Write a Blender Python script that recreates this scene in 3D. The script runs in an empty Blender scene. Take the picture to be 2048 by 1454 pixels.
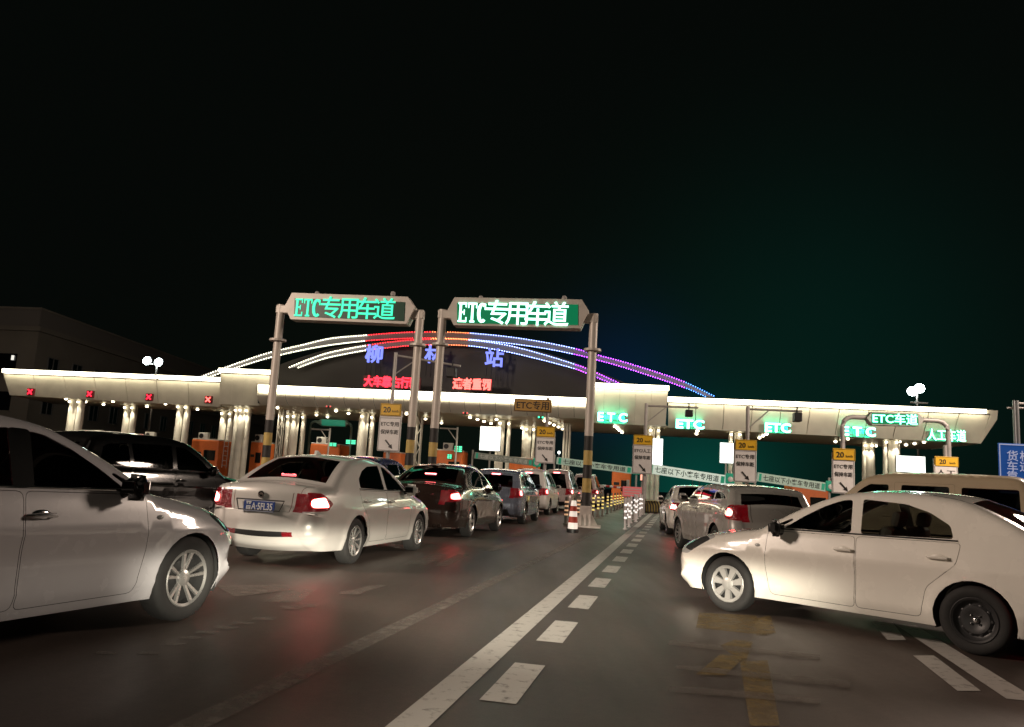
import bpy, bmesh, math, random
import numpy as np
from mathutils import Vector, Matrix
from mathutils.geometry import delaunay_2d_cdt
random.seed(7)
C = bpy.context.scene.collection
SC = bpy.context.scene
RAD = math.radians

# ------------------------------------------------------------------ camera
FPX, PITCH, ROLL, HC = 1580.0, RAD(8.48), RAD(3.3), 1.25
PW, PH = 2048.0, 1454.0
_X = Vector((1, 0, 0)); _U = Vector((0, -math.sin(PITCH), math.cos(PITCH))); _D = Vector((0, math.cos(PITCH), math.sin(PITCH)))
CR_ = _X * math.cos(ROLL) + _U * math.sin(ROLL)
CU_ = _U * math.cos(ROLL) - _X * math.sin(ROLL)
cam = bpy.data.cameras.new('camera'); camo = bpy.data.objects.new('camera', cam); C.objects.link(camo)
cam.sensor_width = 36; cam.lens = FPX / PW * 36; cam.clip_start = 0.05; cam.clip_end = 3000
m = Matrix((CR_, CU_, -_D)).transposed().to_4x4(); m.translation = (0, 0, HC)
camo.matrix_world = m
SC.camera = camo
SC.view_settings.view_transform = 'Standard'; SC.view_settings.look = 'None'
SC.view_settings.exposure = 0; SC.view_settings.gamma = 1
SC.cycles.use_denoising = True
SC.cycles.max_bounces = 6; SC.cycles.transparent_max_bounces = 12
SC.cycles.sample_clamp_indirect = 2.0; SC.cycles.sample_clamp_direct = 25.0
SC.cycles.caustics_reflective = False; SC.cycles.caustics_refractive = False

def ray(px, py): return _D + CR_ * ((px - PW / 2) / FPX) - CU_ * ((py - PH / 2) / FPX)

# ------------------------------------------------------------------ night sky
world = bpy.data.worlds.new('World'); SC.world = world; world.use_nodes = True
wn, wl = world.node_tree.nodes, world.node_tree.links
wn.clear()
wo = wn.new('ShaderNodeOutputWorld'); bg = wn.new('ShaderNodeBackground'); wl.new(bg.outputs[0], wo.inputs[0])
tc = wn.new('ShaderNodeTexCoord')
def lobe(px, py, power, col):
    d = ray(px, py).normalized()
    v = wn.new('ShaderNodeVectorMath'); v.operation = 'DOT_PRODUCT'; wl.new(tc.outputs['Generated'], v.inputs[0]); v.inputs[1].default_value = d
    mx = wn.new('ShaderNodeMath'); mx.operation = 'MAXIMUM'; wl.new(v.outputs['Value'], mx.inputs[0]); mx.inputs[1].default_value = 0
    pw = wn.new('ShaderNodeMath'); pw.operation = 'POWER'; wl.new(mx.outputs[0], pw.inputs[0]); pw.inputs[1].default_value = power
    s = wn.new('ShaderNodeVectorMath'); s.operation = 'SCALE'; s.inputs[0].default_value = col; wl.new(pw.outputs[0], s.inputs['Scale'])
    return s.outputs[0]
acc = None
# windscreen flare tints put into the low sky: green over the open lanes, blue by the arch, a dim warm base elsewhere
for px, py, pw_, col in ((1400, 985, 260, (0.0, 0.040, 0.029)), (1240, 760, 320, (0.0, 0.003, 0.020)), (1620, 760, 40, (0.0, 0.009, 0.0065)), (900, 900, 30, (0.0014, 0.0024, 0.0014))):
    o = lobe(px, py, pw_, col)
    if acc is None: acc = o
    else:
        a = wn.new('ShaderNodeVectorMath'); a.operation = 'ADD'; wl.new(acc, a.inputs[0]); wl.new(o, a.inputs[1]); acc = a.outputs[0]
a = wn.new('ShaderNodeVectorMath'); a.operation = 'ADD'; wl.new(acc, a.inputs[0]); a.inputs[1].default_value = (0.0016, 0.0023, 0.0018)
wl.new(a.outputs[0], bg.inputs['Color']); bg.inputs['Strength'].default_value = 1.0

# ------------------------------------------------------------------ faint sky fill, flood lamps added out of view to light the foreground
sl = bpy.data.lights.new('sun', 'SUN'); so = bpy.data.objects.new('sun', sl); C.objects.link(so)
sl.energy = 0.05; sl.angle = RAD(40); sl.color = (1.0, 0.82, 0.66)
so.rotation_euler = (RAD(38), 0, RAD(18))
FILL_MASTS = ((-25, 6, 13.5, 23000), (25, 26, 13.5, 14000))
for x, y, z, e in FILL_MASTS:
    l = bpy.data.lights.new('flood_fill', 'POINT'); lo = bpy.data.objects.new('flood_fill', l); C.objects.link(lo)
    l.energy = e; l.color = (1.0, .79, .64); l.shadow_soft_size = 2.6; lo.location = (x, y, z - 1.2)

# low beams of the car the picture is taken from (lamp pattern with a cut-off, as in a real headlamp)
for sx in (-0.62, 0.62):
    l = bpy.data.lights.new('headlight_beam', 'SPOT'); lo = bpy.data.objects.new('headlight_beam', l); C.objects.link(lo)
    l.energy = 6500; l.color = (1.0, 0.91, 0.74); l.spot_size = RAD(84); l.spot_blend = 0.6; l.shadow_soft_size = 0.05
    lo.location = (sx, 1.5, 0.66); lo.rotation_euler = (RAD(90 - 1.0), 0, RAD(1))
    l.use_nodes = True
    ln, ll = l.node_tree.nodes, l.node_tree.links
    em = [n for n in ln if n.type == 'EMISSION'][0]
    t = ln.new('ShaderNodeTexCoord'); sp = ln.new('ShaderNodeSeparateXYZ'); ll.new(t.outputs['Normal'], sp.inputs[0])
    mr = ln.new('ShaderNodeMapRange'); mr.interpolation_type = 'SMOOTHSTEP'
    ll.new(sp.outputs['Y'], mr.inputs['Value'])
    mr.inputs['From Min'].default_value = 0.012; mr.inputs['From Max'].default_value = -0.030
    mr.inputs['To Min'].default_value = 0.03; mr.inputs['To Max'].default_value = 1.0
    ab = ln.new('ShaderNodeMapRange'); ab.interpolation_type = 'SMOOTHSTEP'; ll.new(sp.outputs['Y'], ab.inputs['Value'])
    ab.inputs['From Min'].default_value = -0.05; ab.inputs['From Max'].default_value = -0.15
    ab.inputs['To Min'].default_value = 1.0; ab.inputs['To Max'].default_value = 0.02
    mu = ln.new('ShaderNodeMath'); mu.operation = 'MULTIPLY'; ll.new(mr.outputs[0], mu.inputs[0]); ll.new(ab.outputs[0], mu.inputs[1])
    ax = ln.new('ShaderNodeMath'); ax.operation = 'ABSOLUTE'; ll.new(sp.outputs['X'], ax.inputs[0])
    hx = ln.new('ShaderNodeMapRange'); hx.interpolation_type = 'SMOOTHSTEP'; ll.new(ax.outputs[0], hx.inputs['Value'])
    hx.inputs['From Min'].default_value = .22; hx.inputs['From Max'].default_value = .44; hx.inputs['To Min'].default_value = 1.0; hx.inputs['To Max'].default_value = .015
    m3 = ln.new('ShaderNodeMath'); m3.operation = 'MULTIPLY'; ll.new(mu.outputs[0], m3.inputs[0]); ll.new(hx.outputs[0], m3.inputs[1])
    ll.new(m3.outputs[0], em.inputs['Strength'])

# ------------------------------------------------------------------ frames
YAW = RAD(-7.5)
MP = Matrix.Rotation(YAW, 4, 'Z')          # the plaza's own frame: s along the canopy, d towards it
NV = MP @ Vector((0, 1, 0)); EV = MP @ Vector((1, 0, 0))
def q(px, py, d):
    r = ray(px, py); t = d / r.dot(NV); p = Vector((0, 0, HC)) + r * t
    return Vector((p.dot(EV), d, p.z))
def gnd(px, py, z=0.0):
    r = ray(px, py); t = (z - HC) / r.z; return Vector((r.x * t, r.y * t, z))
def gndp(px, py): return MP.inverted() @ gnd(px, py)

# ------------------------------------------------------------------ materials
MATS = {}
def mat(name, col=(.5, .5, .5), rough=.5, metal=0., emit=None, estr=0., coat=0., noise=0., nscale=6., bump=0., bscale=60., spec=.5, dirt=0.):
    if name in MATS: return MATS[name]
    mt = bpy.data.materials.new(name); mt.use_nodes = True; MATS[name] = mt
    n, l = mt.node_tree.nodes, mt.node_tree.links
    b = n['Principled BSDF']
    b.inputs['Base Color'].default_value = (*col, 1); b.inputs['Roughness'].default_value = rough; b.inputs['Metallic'].default_value = metal
    b.inputs['Specular IOR Level'].default_value = spec
    if coat: b.inputs['Coat Weight'].default_value = coat; b.inputs['Coat Roughness'].default_value = .02
    if emit: b.inputs['Emission Color'].default_value = (*emit, 1); b.inputs['Emission Strength'].default_value = estr
    if emit and (estr < 1.7 or name in ('downlight_lens', 'far_lamp', 'glowing_white_reflector')): mt.cycles.emission_sampling = 'NONE'
    t = n.new('ShaderNodeTexCoord')
    if noise:
        nz = n.new('ShaderNodeTexNoise'); nz.inputs['Scale'].default_value = nscale; nz.inputs['Detail'].default_value = 6; l.new(t.outputs['Object'], nz.inputs['Vector'])
        mr = n.new('ShaderNodeMapRange'); l.new(nz.outputs['Fac'], mr.inputs['Value']); mr.inputs['From Min'].default_value = .3; mr.inputs['From Max'].default_value = .7
        mr.inputs['To Min'].default_value = 1 - noise; mr.inputs['To Max'].default_value = 1 + noise
        mx = n.new('ShaderNodeVectorMath'); mx.operation = 'SCALE'; mx.inputs[0].default_value = col; l.new(mr.outputs[0], mx.inputs['Scale']); l.new(mx.outputs[0], b.inputs['Base Color'])
        m2 = n.new('ShaderNodeMapRange'); l.new(nz.outputs['Fac'], m2.inputs['Value']); rv = .03 if coat else .12; m2.inputs['To Min'].default_value = max(0, rough - rv); m2.inputs['To Max'].default_value = min(1, rough + rv); l.new(m2.outputs[0], b.inputs['Roughness'])
    if bump:
        nb = n.new('ShaderNodeTexNoise'); nb.inputs['Scale'].default_value = bscale; nb.inputs['Detail'].default_value = 4; l.new(t.outputs['Object'], nb.inputs['Vector'])
        bp = n.new('ShaderNodeBump'); bp.inputs['Strength'].default_value = bump; bp.inputs['Distance'].default_value = .02; l.new(nb.outputs['Fac'], bp.inputs['Height']); l.new(bp.outputs[0], b.inputs['Normal'])
    return mt
def paint(name, col, metal=0., rough=.27, coat=1., dust=.03):
    return mat(name, col, rough, metal, coat=coat, noise=dust, nscale=3.5)
def glass(name, tint=(.25, .27, .26), ior=1.5):
    if name in MATS: return MATS[name]
    mt = bpy.data.materials.new(name); mt.use_nodes = True; MATS[name] = mt
    n, l = mt.node_tree.nodes, mt.node_tree.links; n.clear()
    o = n.new('ShaderNodeOutputMaterial'); mx = n.new('ShaderNodeMixShader'); tr = n.new('ShaderNodeBsdfTransparent'); gl = n.new('ShaderNodeBsdfGlossy'); fr = n.new('ShaderNodeFresnel')
    tr.inputs[0].default_value = (*tint, 1); gl.inputs['Roughness'].default_value = .03; fr.inputs[0].default_value = ior
    l.new(fr.outputs[0], mx.inputs[0]); l.new(tr.outputs[0], mx.inputs[1]); l.new(gl.outputs[0], mx.inputs[2]); l.new(mx.outputs[0], o.inputs[0])
    return mt
def glow(name, col, s): return mat(name, (.02, .02, .02), .5, emit=col, estr=s)

def wm(o):
    M_ = Matrix.Identity(4)
    while o is not None: M_ = o.matrix_basis @ M_; o = o.parent
    return M_
# ------------------------------------------------------------------ mesh helper
class MB:
    def __init__(s, M=None): s.v = []; s.f = []; s.M = M or Matrix.Identity(4); s.nrm = None
    def add(s, vs, fs, M=None):
        k = len(s.v); T = s.M @ M if M is not None else s.M
        s.v += [T @ Vector(v) for v in vs]; s.f += [tuple(i + k for i in f) for f in fs]; return s
    def box(s, c, size, M=None, bev=0.):
        x, y, z = (a / 2 for a in size); c = Vector(c)
        if bev:
            b = min(bev, x * .9, y * .9, z * .9); bm = bmesh.new(); bmesh.ops.create_cube(bm, size=1)
            for v in bm.verts: v.co = Vector((v.co.x * size[0], v.co.y * size[1], v.co.z * size[2]))
            bmesh.ops.bevel(bm, geom=bm.edges[:], offset=b, segments=2, affect='EDGES', profile=.5)
            bm.verts.index_update(); vs = [v.co + c for v in bm.verts]; fs = [[v.index for v in f.verts] for f in bm.faces]; bm.free()
            return s.add(vs, fs, M)
        vs = [c + Vector((i * x, j * y, k * z)) for k in (-1, 1) for j in (-1, 1) for i in (-1, 1)]
        return s.add(vs, [(0, 2, 3, 1), (4, 5, 7, 6), (0, 1, 5, 4), (2, 6, 7, 3), (0, 4, 6, 2), (1, 3, 7, 5)], M)
    def prism(s, pts, d0, d1, M=None):
        """polygon of (s,z) pairs swept from depth d0 to d1"""
        n = len(pts)
        vs = [(p[0], d0, p[1]) for p in pts] + [(p[0], d1, p[1]) for p in pts]
        fs = [tuple(range(n)), tuple(range(2 * n - 1, n - 1, -1))] + [(i, i + n, (i + 1) % n + n, (i + 1) % n) for i in range(n)]
        return s.add(vs, fs, M)
    def tube(s, path, r, n=10, M=None, cap=True):
        path = [Vector(p) for p in path]; rr = r if isinstance(r, (list, tuple)) else [r] * len(path)
        vs = []; fs = []
        for i, p in enumerate(path):
            t = (path[min(i + 1, len(path) - 1)] - path[max(i - 1, 0)]).normalized()
            a = t.cross(Vector((0, 0, 1)) if abs(t.z) < .95 else Vector((0, 1, 0))).normalized(); b = t.cross(a)
            vs += [p + (a * math.cos(2 * math.pi * k / n) + b * math.sin(2 * math.pi * k / n)) * rr[i] for k in range(n)]
        for i in range(len(path) - 1):
            for k in range(n): fs.append((i * n + k, i * n + (k + 1) % n, (i + 1) * n + (k + 1) % n, (i + 1) * n + k))
        if cap: fs += [tuple(range(n - 1, -1, -1)), tuple((len(path) - 1) * n + k for k in range(n))]
        return s.add(vs, fs, M)
    def lathe(s, prof, n=32, M=None, axis='Z'):
        """profile of (radius, height)"""
        vs = []; fs = []; k = len(prof)
        for j in range(n):
            a = 2 * math.pi * j / n
            for r, h in prof:
                x, y = r * math.cos(a), r * math.sin(a)
                vs.append((x, y, h) if axis == 'Z' else (h, x, y))
        for j in range(n):
            for i in range(k - 1): fs.append((j * k + i, ((j + 1) % n) * k + i, ((j + 1) % n) * k + i + 1, j * k + i + 1))
        return s.add(vs, fs, M)
    def ball(s, c, r, n=8, M=None):
        c = Vector(c); rr = Vector(r) if hasattr(r, '__len__') else Vector((r, r, r)); vs = []; fs = []; h = max(3, n // 2)
        for i in range(h + 1):
            th = math.pi * i / h
            for j in range(n):
                a = 2 * math.pi * j / n; vs.append(c + Vector((rr.x * math.sin(th) * math.cos(a), rr.y * math.sin(th) * math.sin(a), rr.z * math.cos(th))))
        for i in range(h):
            for j in range(n): fs.append((i * n + j, (i + 1) * n + j, (i + 1) * n + (j + 1) % n, i * n + (j + 1) % n))
        return s.add(vs, fs, M)
    def text(s, txt, c, height, M=None, bold=0., ext=.01, width=None, align='CENTER', sy=None):
        """lettering standing in the s-z plane, facing -d, centred at c; height is the capital height"""
        vs, fs, bb = text_geo(txt, bold, ext / max(height, 1e-6))
        k = height / .73; kx = k
        if width: kx = width / max(bb[1] - bb[0], 1e-6)
        cx = (bb[0] + bb[1]) / 2 if align == 'CENTER' else bb[0]
        cy = .36
        c = Vector(c)
        return s.add([c + Vector(((v[0] - cx) * kx, -v[2] * k, (v[1] - cy) * k)) for v in vs], fs, M)
    def build(s, name, material, parent=None, smooth=False, auto=None):
        me = bpy.data.meshes.new(name)
        inv = wm(parent).inverted()
        me.from_pydata([inv @ v for v in s.v], [], s.f); me.update()
        bm = bmesh.new(); bm.from_mesh(me); bmesh.ops.remove_doubles(bm, verts=bm.verts, dist=1e-5); bmesh.ops.recalc_face_normals(bm, faces=bm.faces); bm.to_mesh(me); bm.free()
        me.materials.append(material)
        o = bpy.data.objects.new(name, me); C.objects.link(o)
        if parent is not None: o.parent = parent
        if smooth:
            for p in me.polygons: p.use_smooth = True
            try: me.set_sharp_from_angle(angle=RAD(auto or 40))
            except Exception: pass
        return o
_tc = {}
def text_geo(txt, bold, ext):
    key = (txt, round(bold, 4), round(ext, 3))
    if key in _tc: return _tc[key]
    cu = bpy.data.curves.new('lettering', 'FONT'); cu.body = txt; cu.size = 1; cu.extrude = ext / 2; cu.offset = bold; cu.resolution_u = 3
    o = bpy.data.objects.new('lettering', cu); C.objects.link(o)
    bpy.context.view_layer.update()
    me = o.evaluated_get(bpy.context.evaluated_depsgraph_get()).to_mesh()
    vs = [tuple(v.co) for v in me.vertices]; fs = [tuple(p.vertices) for p in me.polygons]
    xs = [v[0] for v in vs]; bb = (min(xs), max(xs))
    o.to_mesh_clear(); bpy.data.objects.remove(o); bpy.data.curves.remove(cu)
    _tc[key] = (vs, fs, bb); return _tc[key]

def tag(o, label=None, cat=None, group=None, kind=None):
    if label: o['label'] = label
    if cat: o['category'] = cat
    if group: o['group'] = group
    if kind: o['kind'] = kind
    return o
def thing(name, label, cat, loc=(0, 0, 0), rz=0., group=None):
    o = bpy.data.objects.new(name, None); C.objects.link(o); o.empty_display_size = .2
    o.matrix_world = Matrix.Translation(loc) @ Matrix.Rotation(rz, 4, 'Z')
    bpy.context.view_layer.update()
    return tag(o, label, cat, group)
def pthing(name, label, cat, sdz, group=None):  # a thing standing in the plaza's frame
    return thing(name, label, cat, MP @ Vector(sdz), YAW, group)
def P(): return MB(MP.copy())
def spline(pts, per=8):
    """centripetal-ish Catmull-Rom through tuples of any length"""
    P_ = [np.array(p, float) for p in pts]; out = []
    for i in range(len(P_) - 1):
        p0 = P_[i - 1] if i else 2 * P_[0] - P_[1]; p1, p2 = P_[i], P_[i + 1]; p3 = P_[i + 2] if i + 2 < len(P_) else 2 * P_[-1] - P_[-2]
        for k in range(per):
            t = k / per
            out.append(.5 * (2 * p1 + (p2 - p0) * t + (2 * p0 - 5 * p1 + 4 * p2 - p3) * t * t + (3 * p1 - p0 - 3 * p2 + p3) * t ** 3))
    out.append(P_[-1]); return [tuple(x) for x in out]

# ------------------------------------------------------------------ shared materials
M_white = mat('white_panel', (.62, .59, .50), .5, noise=.13, nscale=.6)
M_soffit = mat('soffit_panel', (.55, .50, .38), .4, noise=.06, nscale=1.)
M_column = mat('column_render', (.60, .57, .50), .9, noise=.10, nscale=1.5, spec=.1)
M_strip = glow('warm_light_strip', (1.0, .88, .62), 9.)
M_down = glow('downlight_lens', (1.0, .88, .62), 12.)
M_dark = mat('dark_metal', (.03, .03, .032), .5, .4)
M_steel = mat('grey_painted_steel', (.42, .40, .38), .45, .2, noise=.08)
M_roof = mat('roof_sheet', (.020, .017, .014), .45, .2, noise=.1, nscale=.5)
M_red = glow('red_led', (1, .02, .045), 3.2)
M_redhot = glow('pale_red_led', (1, .12, .10), 3.4)
M_green = glow('green_led', (.05, 1.0, .42), 3.)
M_black = mat('black_plastic', (.012, .012, .012), .45)
M_rubber = mat('tyre_rubber', (.013, .0125, .012), .8, noise=.15, nscale=30)
M_yellow = mat('yellow_sign_face', (.88, .52, .025), .5, noise=.05)
M_yellowlit = mat('yellow_sign_face_lit', (.72, .42, .02), .5, emit=(1, .6, .02), estr=.12)
M_signwhite = mat('white_sign_face', (.86, .84, .82), .45, noise=.04)
M_ink = mat('black_lettering', (.015, .014, .013), .5)
M_conc = mat('painted_concrete', (.60, .55, .50), .75, noise=.15, nscale=5, bump=.2)
M_orange = mat('orange_booth_panel', (.82, .20, .05), .5, noise=.06)
M_acwhite = mat('white_enamel', (.62, .61, .57), .4, noise=.05)
M_bandy = mat('yellow_band', (.52, .38, .12), .6, noise=.15)
M_bandk = mat('black_band', (.03, .028, .026), .6, noise=.2)
M_lit = glow('lit_white_panel', (.92, 1.0, .95), 2.6)
# ================================================================== GROUND AND MARKINGS
def asphalt():
    mt = bpy.data.materials.new('asphalt'); mt.use_nodes = True
    n, l = mt.node_tree.nodes, mt.node_tree.links; b = n['Principled BSDF']
    t = n.new('ShaderNodeTexCoord')
    def nz(scale, det, rough=.6, stretch=None):
        x = n.new('ShaderNodeTexNoise'); x.inputs['Scale'].default_value = scale; x.inputs['Detail'].default_value = det; x.inputs['Roughness'].default_value = rough
        if stretch:
            mp = n.new('ShaderNodeMapping'); mp.inputs['Rotation'].default_value = (0, 0, RAD(12.4)); mp.inputs['Scale'].default_value = stretch; l.new(t.outputs['Object'], mp.inputs[0]); l.new(mp.outputs[0], x.inputs['Vector'])
        else: l.new(t.outputs['Object'], x.inputs['Vector'])
        return x.outputs['Fac']
    def rng(f, a, b_, c, d):
        x = n.new('ShaderNodeMapRange'); l.new(f, x.inputs['Value']); x.inputs['From Min'].default_value = a; x.inputs['From Max'].default_value = b_; x.inputs['To Min'].default_value = c; x.inputs['To Max'].default_value = d; return x.outputs[0]
    def mul(a, b_):
        x = n.new('ShaderNodeMath'); x.operation = 'MULTIPLY'; l.new(a, x.inputs[0]); l.new(b_, x.inputs[1]); return x.outputs[0]
    grain = mul(rng(nz(110, 3), .3, .7, .7, 1.3), rng(nz(14, 6, .75), .3, .7, .8, 1.2)); patch = rng(nz(.5, 5), .3, .7, .75, 1.25); track = rng(nz(1.0, 4, .55, (1.1, .06, 1)), .3, .7, .72, 1.28)
    k = mul(mul(grain, patch), track)
    s = n.new('ShaderNodeVectorMath'); s.operation = 'SCALE'; s.inputs[0].default_value = (.072, .055, .046); l.new(k, s.inputs['Scale']); l.new(s.outputs[0], b.inputs['Base Color'])
    l.new(rng(nz(.8, 4, .6, (1, .15, 1)), .3, .7, .38, .56), b.inputs['Roughness'])
    b.inputs['Specular IOR Level'].default_value = .45
    bp = n.new('ShaderNodeBump'); bp.inputs['Strength'].default_value = .12; bp.inputs['Distance'].default_value = .01; l.new(nz(60, 3), bp.inputs['Height']); l.new(bp.outputs[0], b.inputs['Normal'])
    return mt
M_asph = asphalt()
g = MB(); g.add([(-260, -60, 0), (260, -60, 0), (260, 520, 0), (-260, 520, 0)], [(0, 1, 2, 3)])
tag(g.build('ground', M_asph), 'worn dark asphalt of the toll plaza under all the cars', 'road', kind='structure')

def worn_paint(name, col, keep=.5, soft=.12, scale=9.):
    """road paint, worn through to the asphalt in patches"""
    mt = bpy.data.materials.new(name); mt.use_nodes = True
    n, l = mt.node_tree.nodes, mt.node_tree.links; b = n['Principled BSDF']; t = n.new('ShaderNodeTexCoord')
    x = n.new('ShaderNodeTexNoise'); x.inputs['Scale'].default_value = scale; x.inputs['Detail'].default_value = 9; x.inputs['Roughness'].default_value = .7; l.new(t.outputs['Object'], x.inputs['Vector'])
    r = n.new('ShaderNodeMapRange'); l.new(x.outputs['Fac'], r.inputs['Value']); r.inputs['From Min'].default_value = keep - soft; r.inputs['From Max'].default_value = keep + soft
    b.inputs['Base Color'].default_value = (*col, 1)
    tr = n.new('ShaderNodeBsdfTransparent'); mx = n.new('ShaderNodeMixShader'); l.new(r.outputs[0], mx.inputs[0]); l.new(b.outputs[0], mx.inputs[1]); l.new(tr.outputs[0], mx.inputs[2])
    l.new(mx.outputs[0], [k for k in n if k.type == 'OUTPUT_MATERIAL'][0].inputs[0])
    b.inputs['Roughness'].default_value = .55
    bp = n.new('ShaderNodeBump'); bp.inputs['Strength'].default_value = .25; bp.inputs['Distance'].default_value = .01; l.new(x.outputs['Fac'], bp.inputs['Height']); l.new(bp.outputs[0], b.inputs['Normal'])
    return mt
M_line = worn_paint('white_road_paint', (.52, .50, .46), .66)
M_faint = worn_paint('worn_white_road_paint', (.22, .19, .165), .52, .28, 7)
M_faint2 = worn_paint('nearly_gone_road_paint', (.17, .14, .115), .44, .30, 6)
M_yel = worn_paint('worn_yellow_road_paint', (.23, .16, .06), .53, .26, 6)
def mark(name, quads, material, label, z=.004):
    mb = MB()
    for i, qd in enumerate(quads):
        mb.add([(p[0], p[1], z + (.0006 * i if len(quads) < 12 else 0)) for p in qd], [tuple(range(len(qd)))])
    return tag(mb.build(name, material), label, 'road marking', kind='structure')
def strip(a, b, w, sub=1):
    a, b = Vector(a).to_2d(), Vector(b).to_2d(); t = (b - a).normalized(); nn = Vector((t.y, -t.x)) * w / 2
    return [a - nn, a + nn, b + nn, b - nn]
a, b = gnd(815, 1454), gnd(1286, 1042); t = (b - a)
LANE = (b - a).normalized()
mark('lane_line', [strip(a - LANE * 3, a + LANE * 75, .20)], M_line, 'solid white lane line running from the foreground to the toll booths')
# short blocks on the right of it
da = (gnd(995, 1405) + gnd(1052, 1325)) / 2; db = gnd(1258, 1096)
dd = (db - da).normalized(); qs = []
edge0 = gnd(995, 1405)
for k in range(-1, 36):
    p0 = edge0 + dd * (1.86 * k); qs.append(strip(p0, p0 + dd * 1.02, .215))
mark('lane_dashes', qs, M_line, 'row of short white blocks beside the solid white lane line')
mark('faint_lane_line', [strip(gnd(408, 1438) - LANE * 2, gnd(1138, 1091) + LANE * 6, .17)], M_faint, 'faint worn white line left of the solid lane line')
mark('right_lane_line', [strip(gnd(2048, 1402), gnd(1810, 1250), .21), ], M_line, 'solid white line running under the white sedan on the right')
qs = []
for P4 in (((1745, 1245), (1785, 1245), (1812, 1281), (1775, 1281)), ((1826, 1312), (1868, 1312), (1962, 1383), (1915, 1383))): qs.append([gnd(*p) for p in P4])
mark('right_lane_dashes', qs, M_line, 'two slanting white blocks left of the line by the white sedan')
# the old worn markings of the lanes on the left
qs = []
for P4 in (((530, 1205), (570, 1181), (632, 1179), (598, 1206)), ((690, 1184), (740, 1172), (775, 1171), (722, 1186)), ((812, 1128), (868, 1108), (900, 1109), (848, 1132)), ((868, 1131), (915, 1109), (940, 1110), (893, 1134)),
           ((960, 1102), (1010, 1087), (1035, 1088), (985, 1104)), ((1010, 1072), (1045, 1064), (1068, 1065), (1030, 1075)), ((1055, 1066), (1090, 1058), (1110, 1059), (1075, 1068)), ((430, 1173), (560, 1170), (590, 1180), (470, 1195))): qs.append([gnd(*p) for p in P4])
mark('worn_blocks', qs, M_faint, 'scattered worn white blocks on the asphalt right of the silver sedan')
qs = []
for i, (x, y) in enumerate(((190, 1306), (275, 1307), (325, 1289), (360, 1276), (392, 1265), (430, 1256), (465, 1247), (505, 1238), (560, 1216), (590, 1212), (680, 1187))): qs.append([gnd(x - 3, y + 3), gnd(x + 40, y + 4), gnd(x + 46, y - 1), gnd(x + 4, y - 3)])
mark('worn_dashes', qs, M_faint, 'line of small worn dashes in front of the white sedan on the left')
# yellow arrow and bars, hardly visible, in the lane on the right
qs = []
for P4 in (((1392, 1256), (1398, 1226), (1512, 1232), (1535, 1272)), ((1440, 1292), (1470, 1280), (1505, 1284), (1490, 1330)), ((1392, 1350), (1440, 1310), (1490, 1314), (1450, 1352)), ((1480, 1325), (1535, 1322), (1560, 1454), (1500, 1454)), ((1505, 1240), (1540, 1232), (1552, 1268), (1512, 1272))): qs.append([gnd(*p) for p in P4])
mark('worn_arrow', qs, M_yel, 'worn yellow arrow on the asphalt in front of the white sedan on the right')
qs = []
for P4 in (((1335, 1292), (1340, 1282), (1640, 1312), (1640, 1322)), ((1350, 1340), (1356, 1332), (1700, 1365), (1700, 1380)), ((1335, 1386), (1340, 1375), (1640, 1398), (1640, 1412))): qs.append([gnd(*p) for p in P4])
mark('worn_bars', qs, M_faint2, 'faint worn white bars lying across the yellow arrow', z=.010)

# ================================================================== TOLL CANOPY
DC = 61.1
can = pthing('toll_canopy', 'wide toll canopy with lit white fascia and round columns across the road', 'toll canopy', (0, 66, 0))
def poly(px, d): return [(v.x, v.z) for v in (q(x, y, d) for x, y in px)]
def fascia(px, d, seam=0, th=.3):
    p = poly(px, d)
    mb = P()
    if not seam: mb.prism(p, d, d + th)
    else:
        n = seam; tl, tr, br, bl = [Vector(x) for x in p]
        for i in range(n):
            a, b = i / n + .0011, (i + 1) / n - .0011
            mb.prism([tl.lerp(tr, a), tl.lerp(tr, b), bl.lerp(br, b), bl.lerp(br, a)], d, d + th)
    return mb.build('fascia', M_white, can)
fascia([(6, 747.5), (440, 765), (440, 813.5), (19, 790)], DC, 7)
fascia([(441, 747), (539, 751), (536, 812), (438, 808)], 60.5, 4)
fascia([(1177, 775), (1336, 782), (1331, 852), (1176, 845)], 60.5, 5)
fascia([(1336, 805), (1980, 829.5), (1962, 887), (1336, 855)], DC, 11)
P().prism(poly([(1975, 820), (1996, 821), (1994, 839), (1961.5, 887.5), (1960.5, 887.3), (1980.6, 829.6), (1975, 828)], DC), DC - .02, DC + 9).build('end_fascia', M_white, can)
# the bowed centre piece
mb = P(); n = 22
tl, tr, br, bl = [q(x, y, 59.4) for x, y in ((516, 781), (1180, 808), (1180, 837), (516, 808))]
for i in range(n):
    a, b = i / n + .0007, (i + 1) / n - .0007; ring = []
    for k in range(7):
        t = k / 6; dd_ = -.55 * math.sin(math.pi * (.15 + .85 * t)) + .25 * t
        for u in (a, b):
            top = tl.lerp(tr, u); bot = bl.lerp(br, u); v = top.lerp(bot, t); ring.append((v.x, 59.6 + dd_, v.z))
    mb.add(ring, [(2 * k, 2 * k + 1, 2 * k + 3, 2 * k + 2) for k in range(6)])
mb.build('fascia', M_white, can, smooth=True)
P().prism(poly([(517, 772), (1180, 799), (1180, 836), (517, 807)], 59.9), 59.75, 60.4).build('backing', M_dark, can)
def lstrip(px, d0, d1, m=None, nm='light_strip'): return P().prism(poly(px, d0), d0, d1).build(nm, m or M_strip, can)
lstrip([(4, 737.3), (306.5, 749.6), (306.5, 756.4), (4, 745)], DC - .38, DC + .1)
lstrip([(313, 749.8), (441, 755), (441, 762), (313, 756.8)], DC - .38, DC + .1)
lstrip([(437, 736), (540, 740.3), (540, 747.5), (437, 743.3)], 60.1, 60.6)
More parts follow.
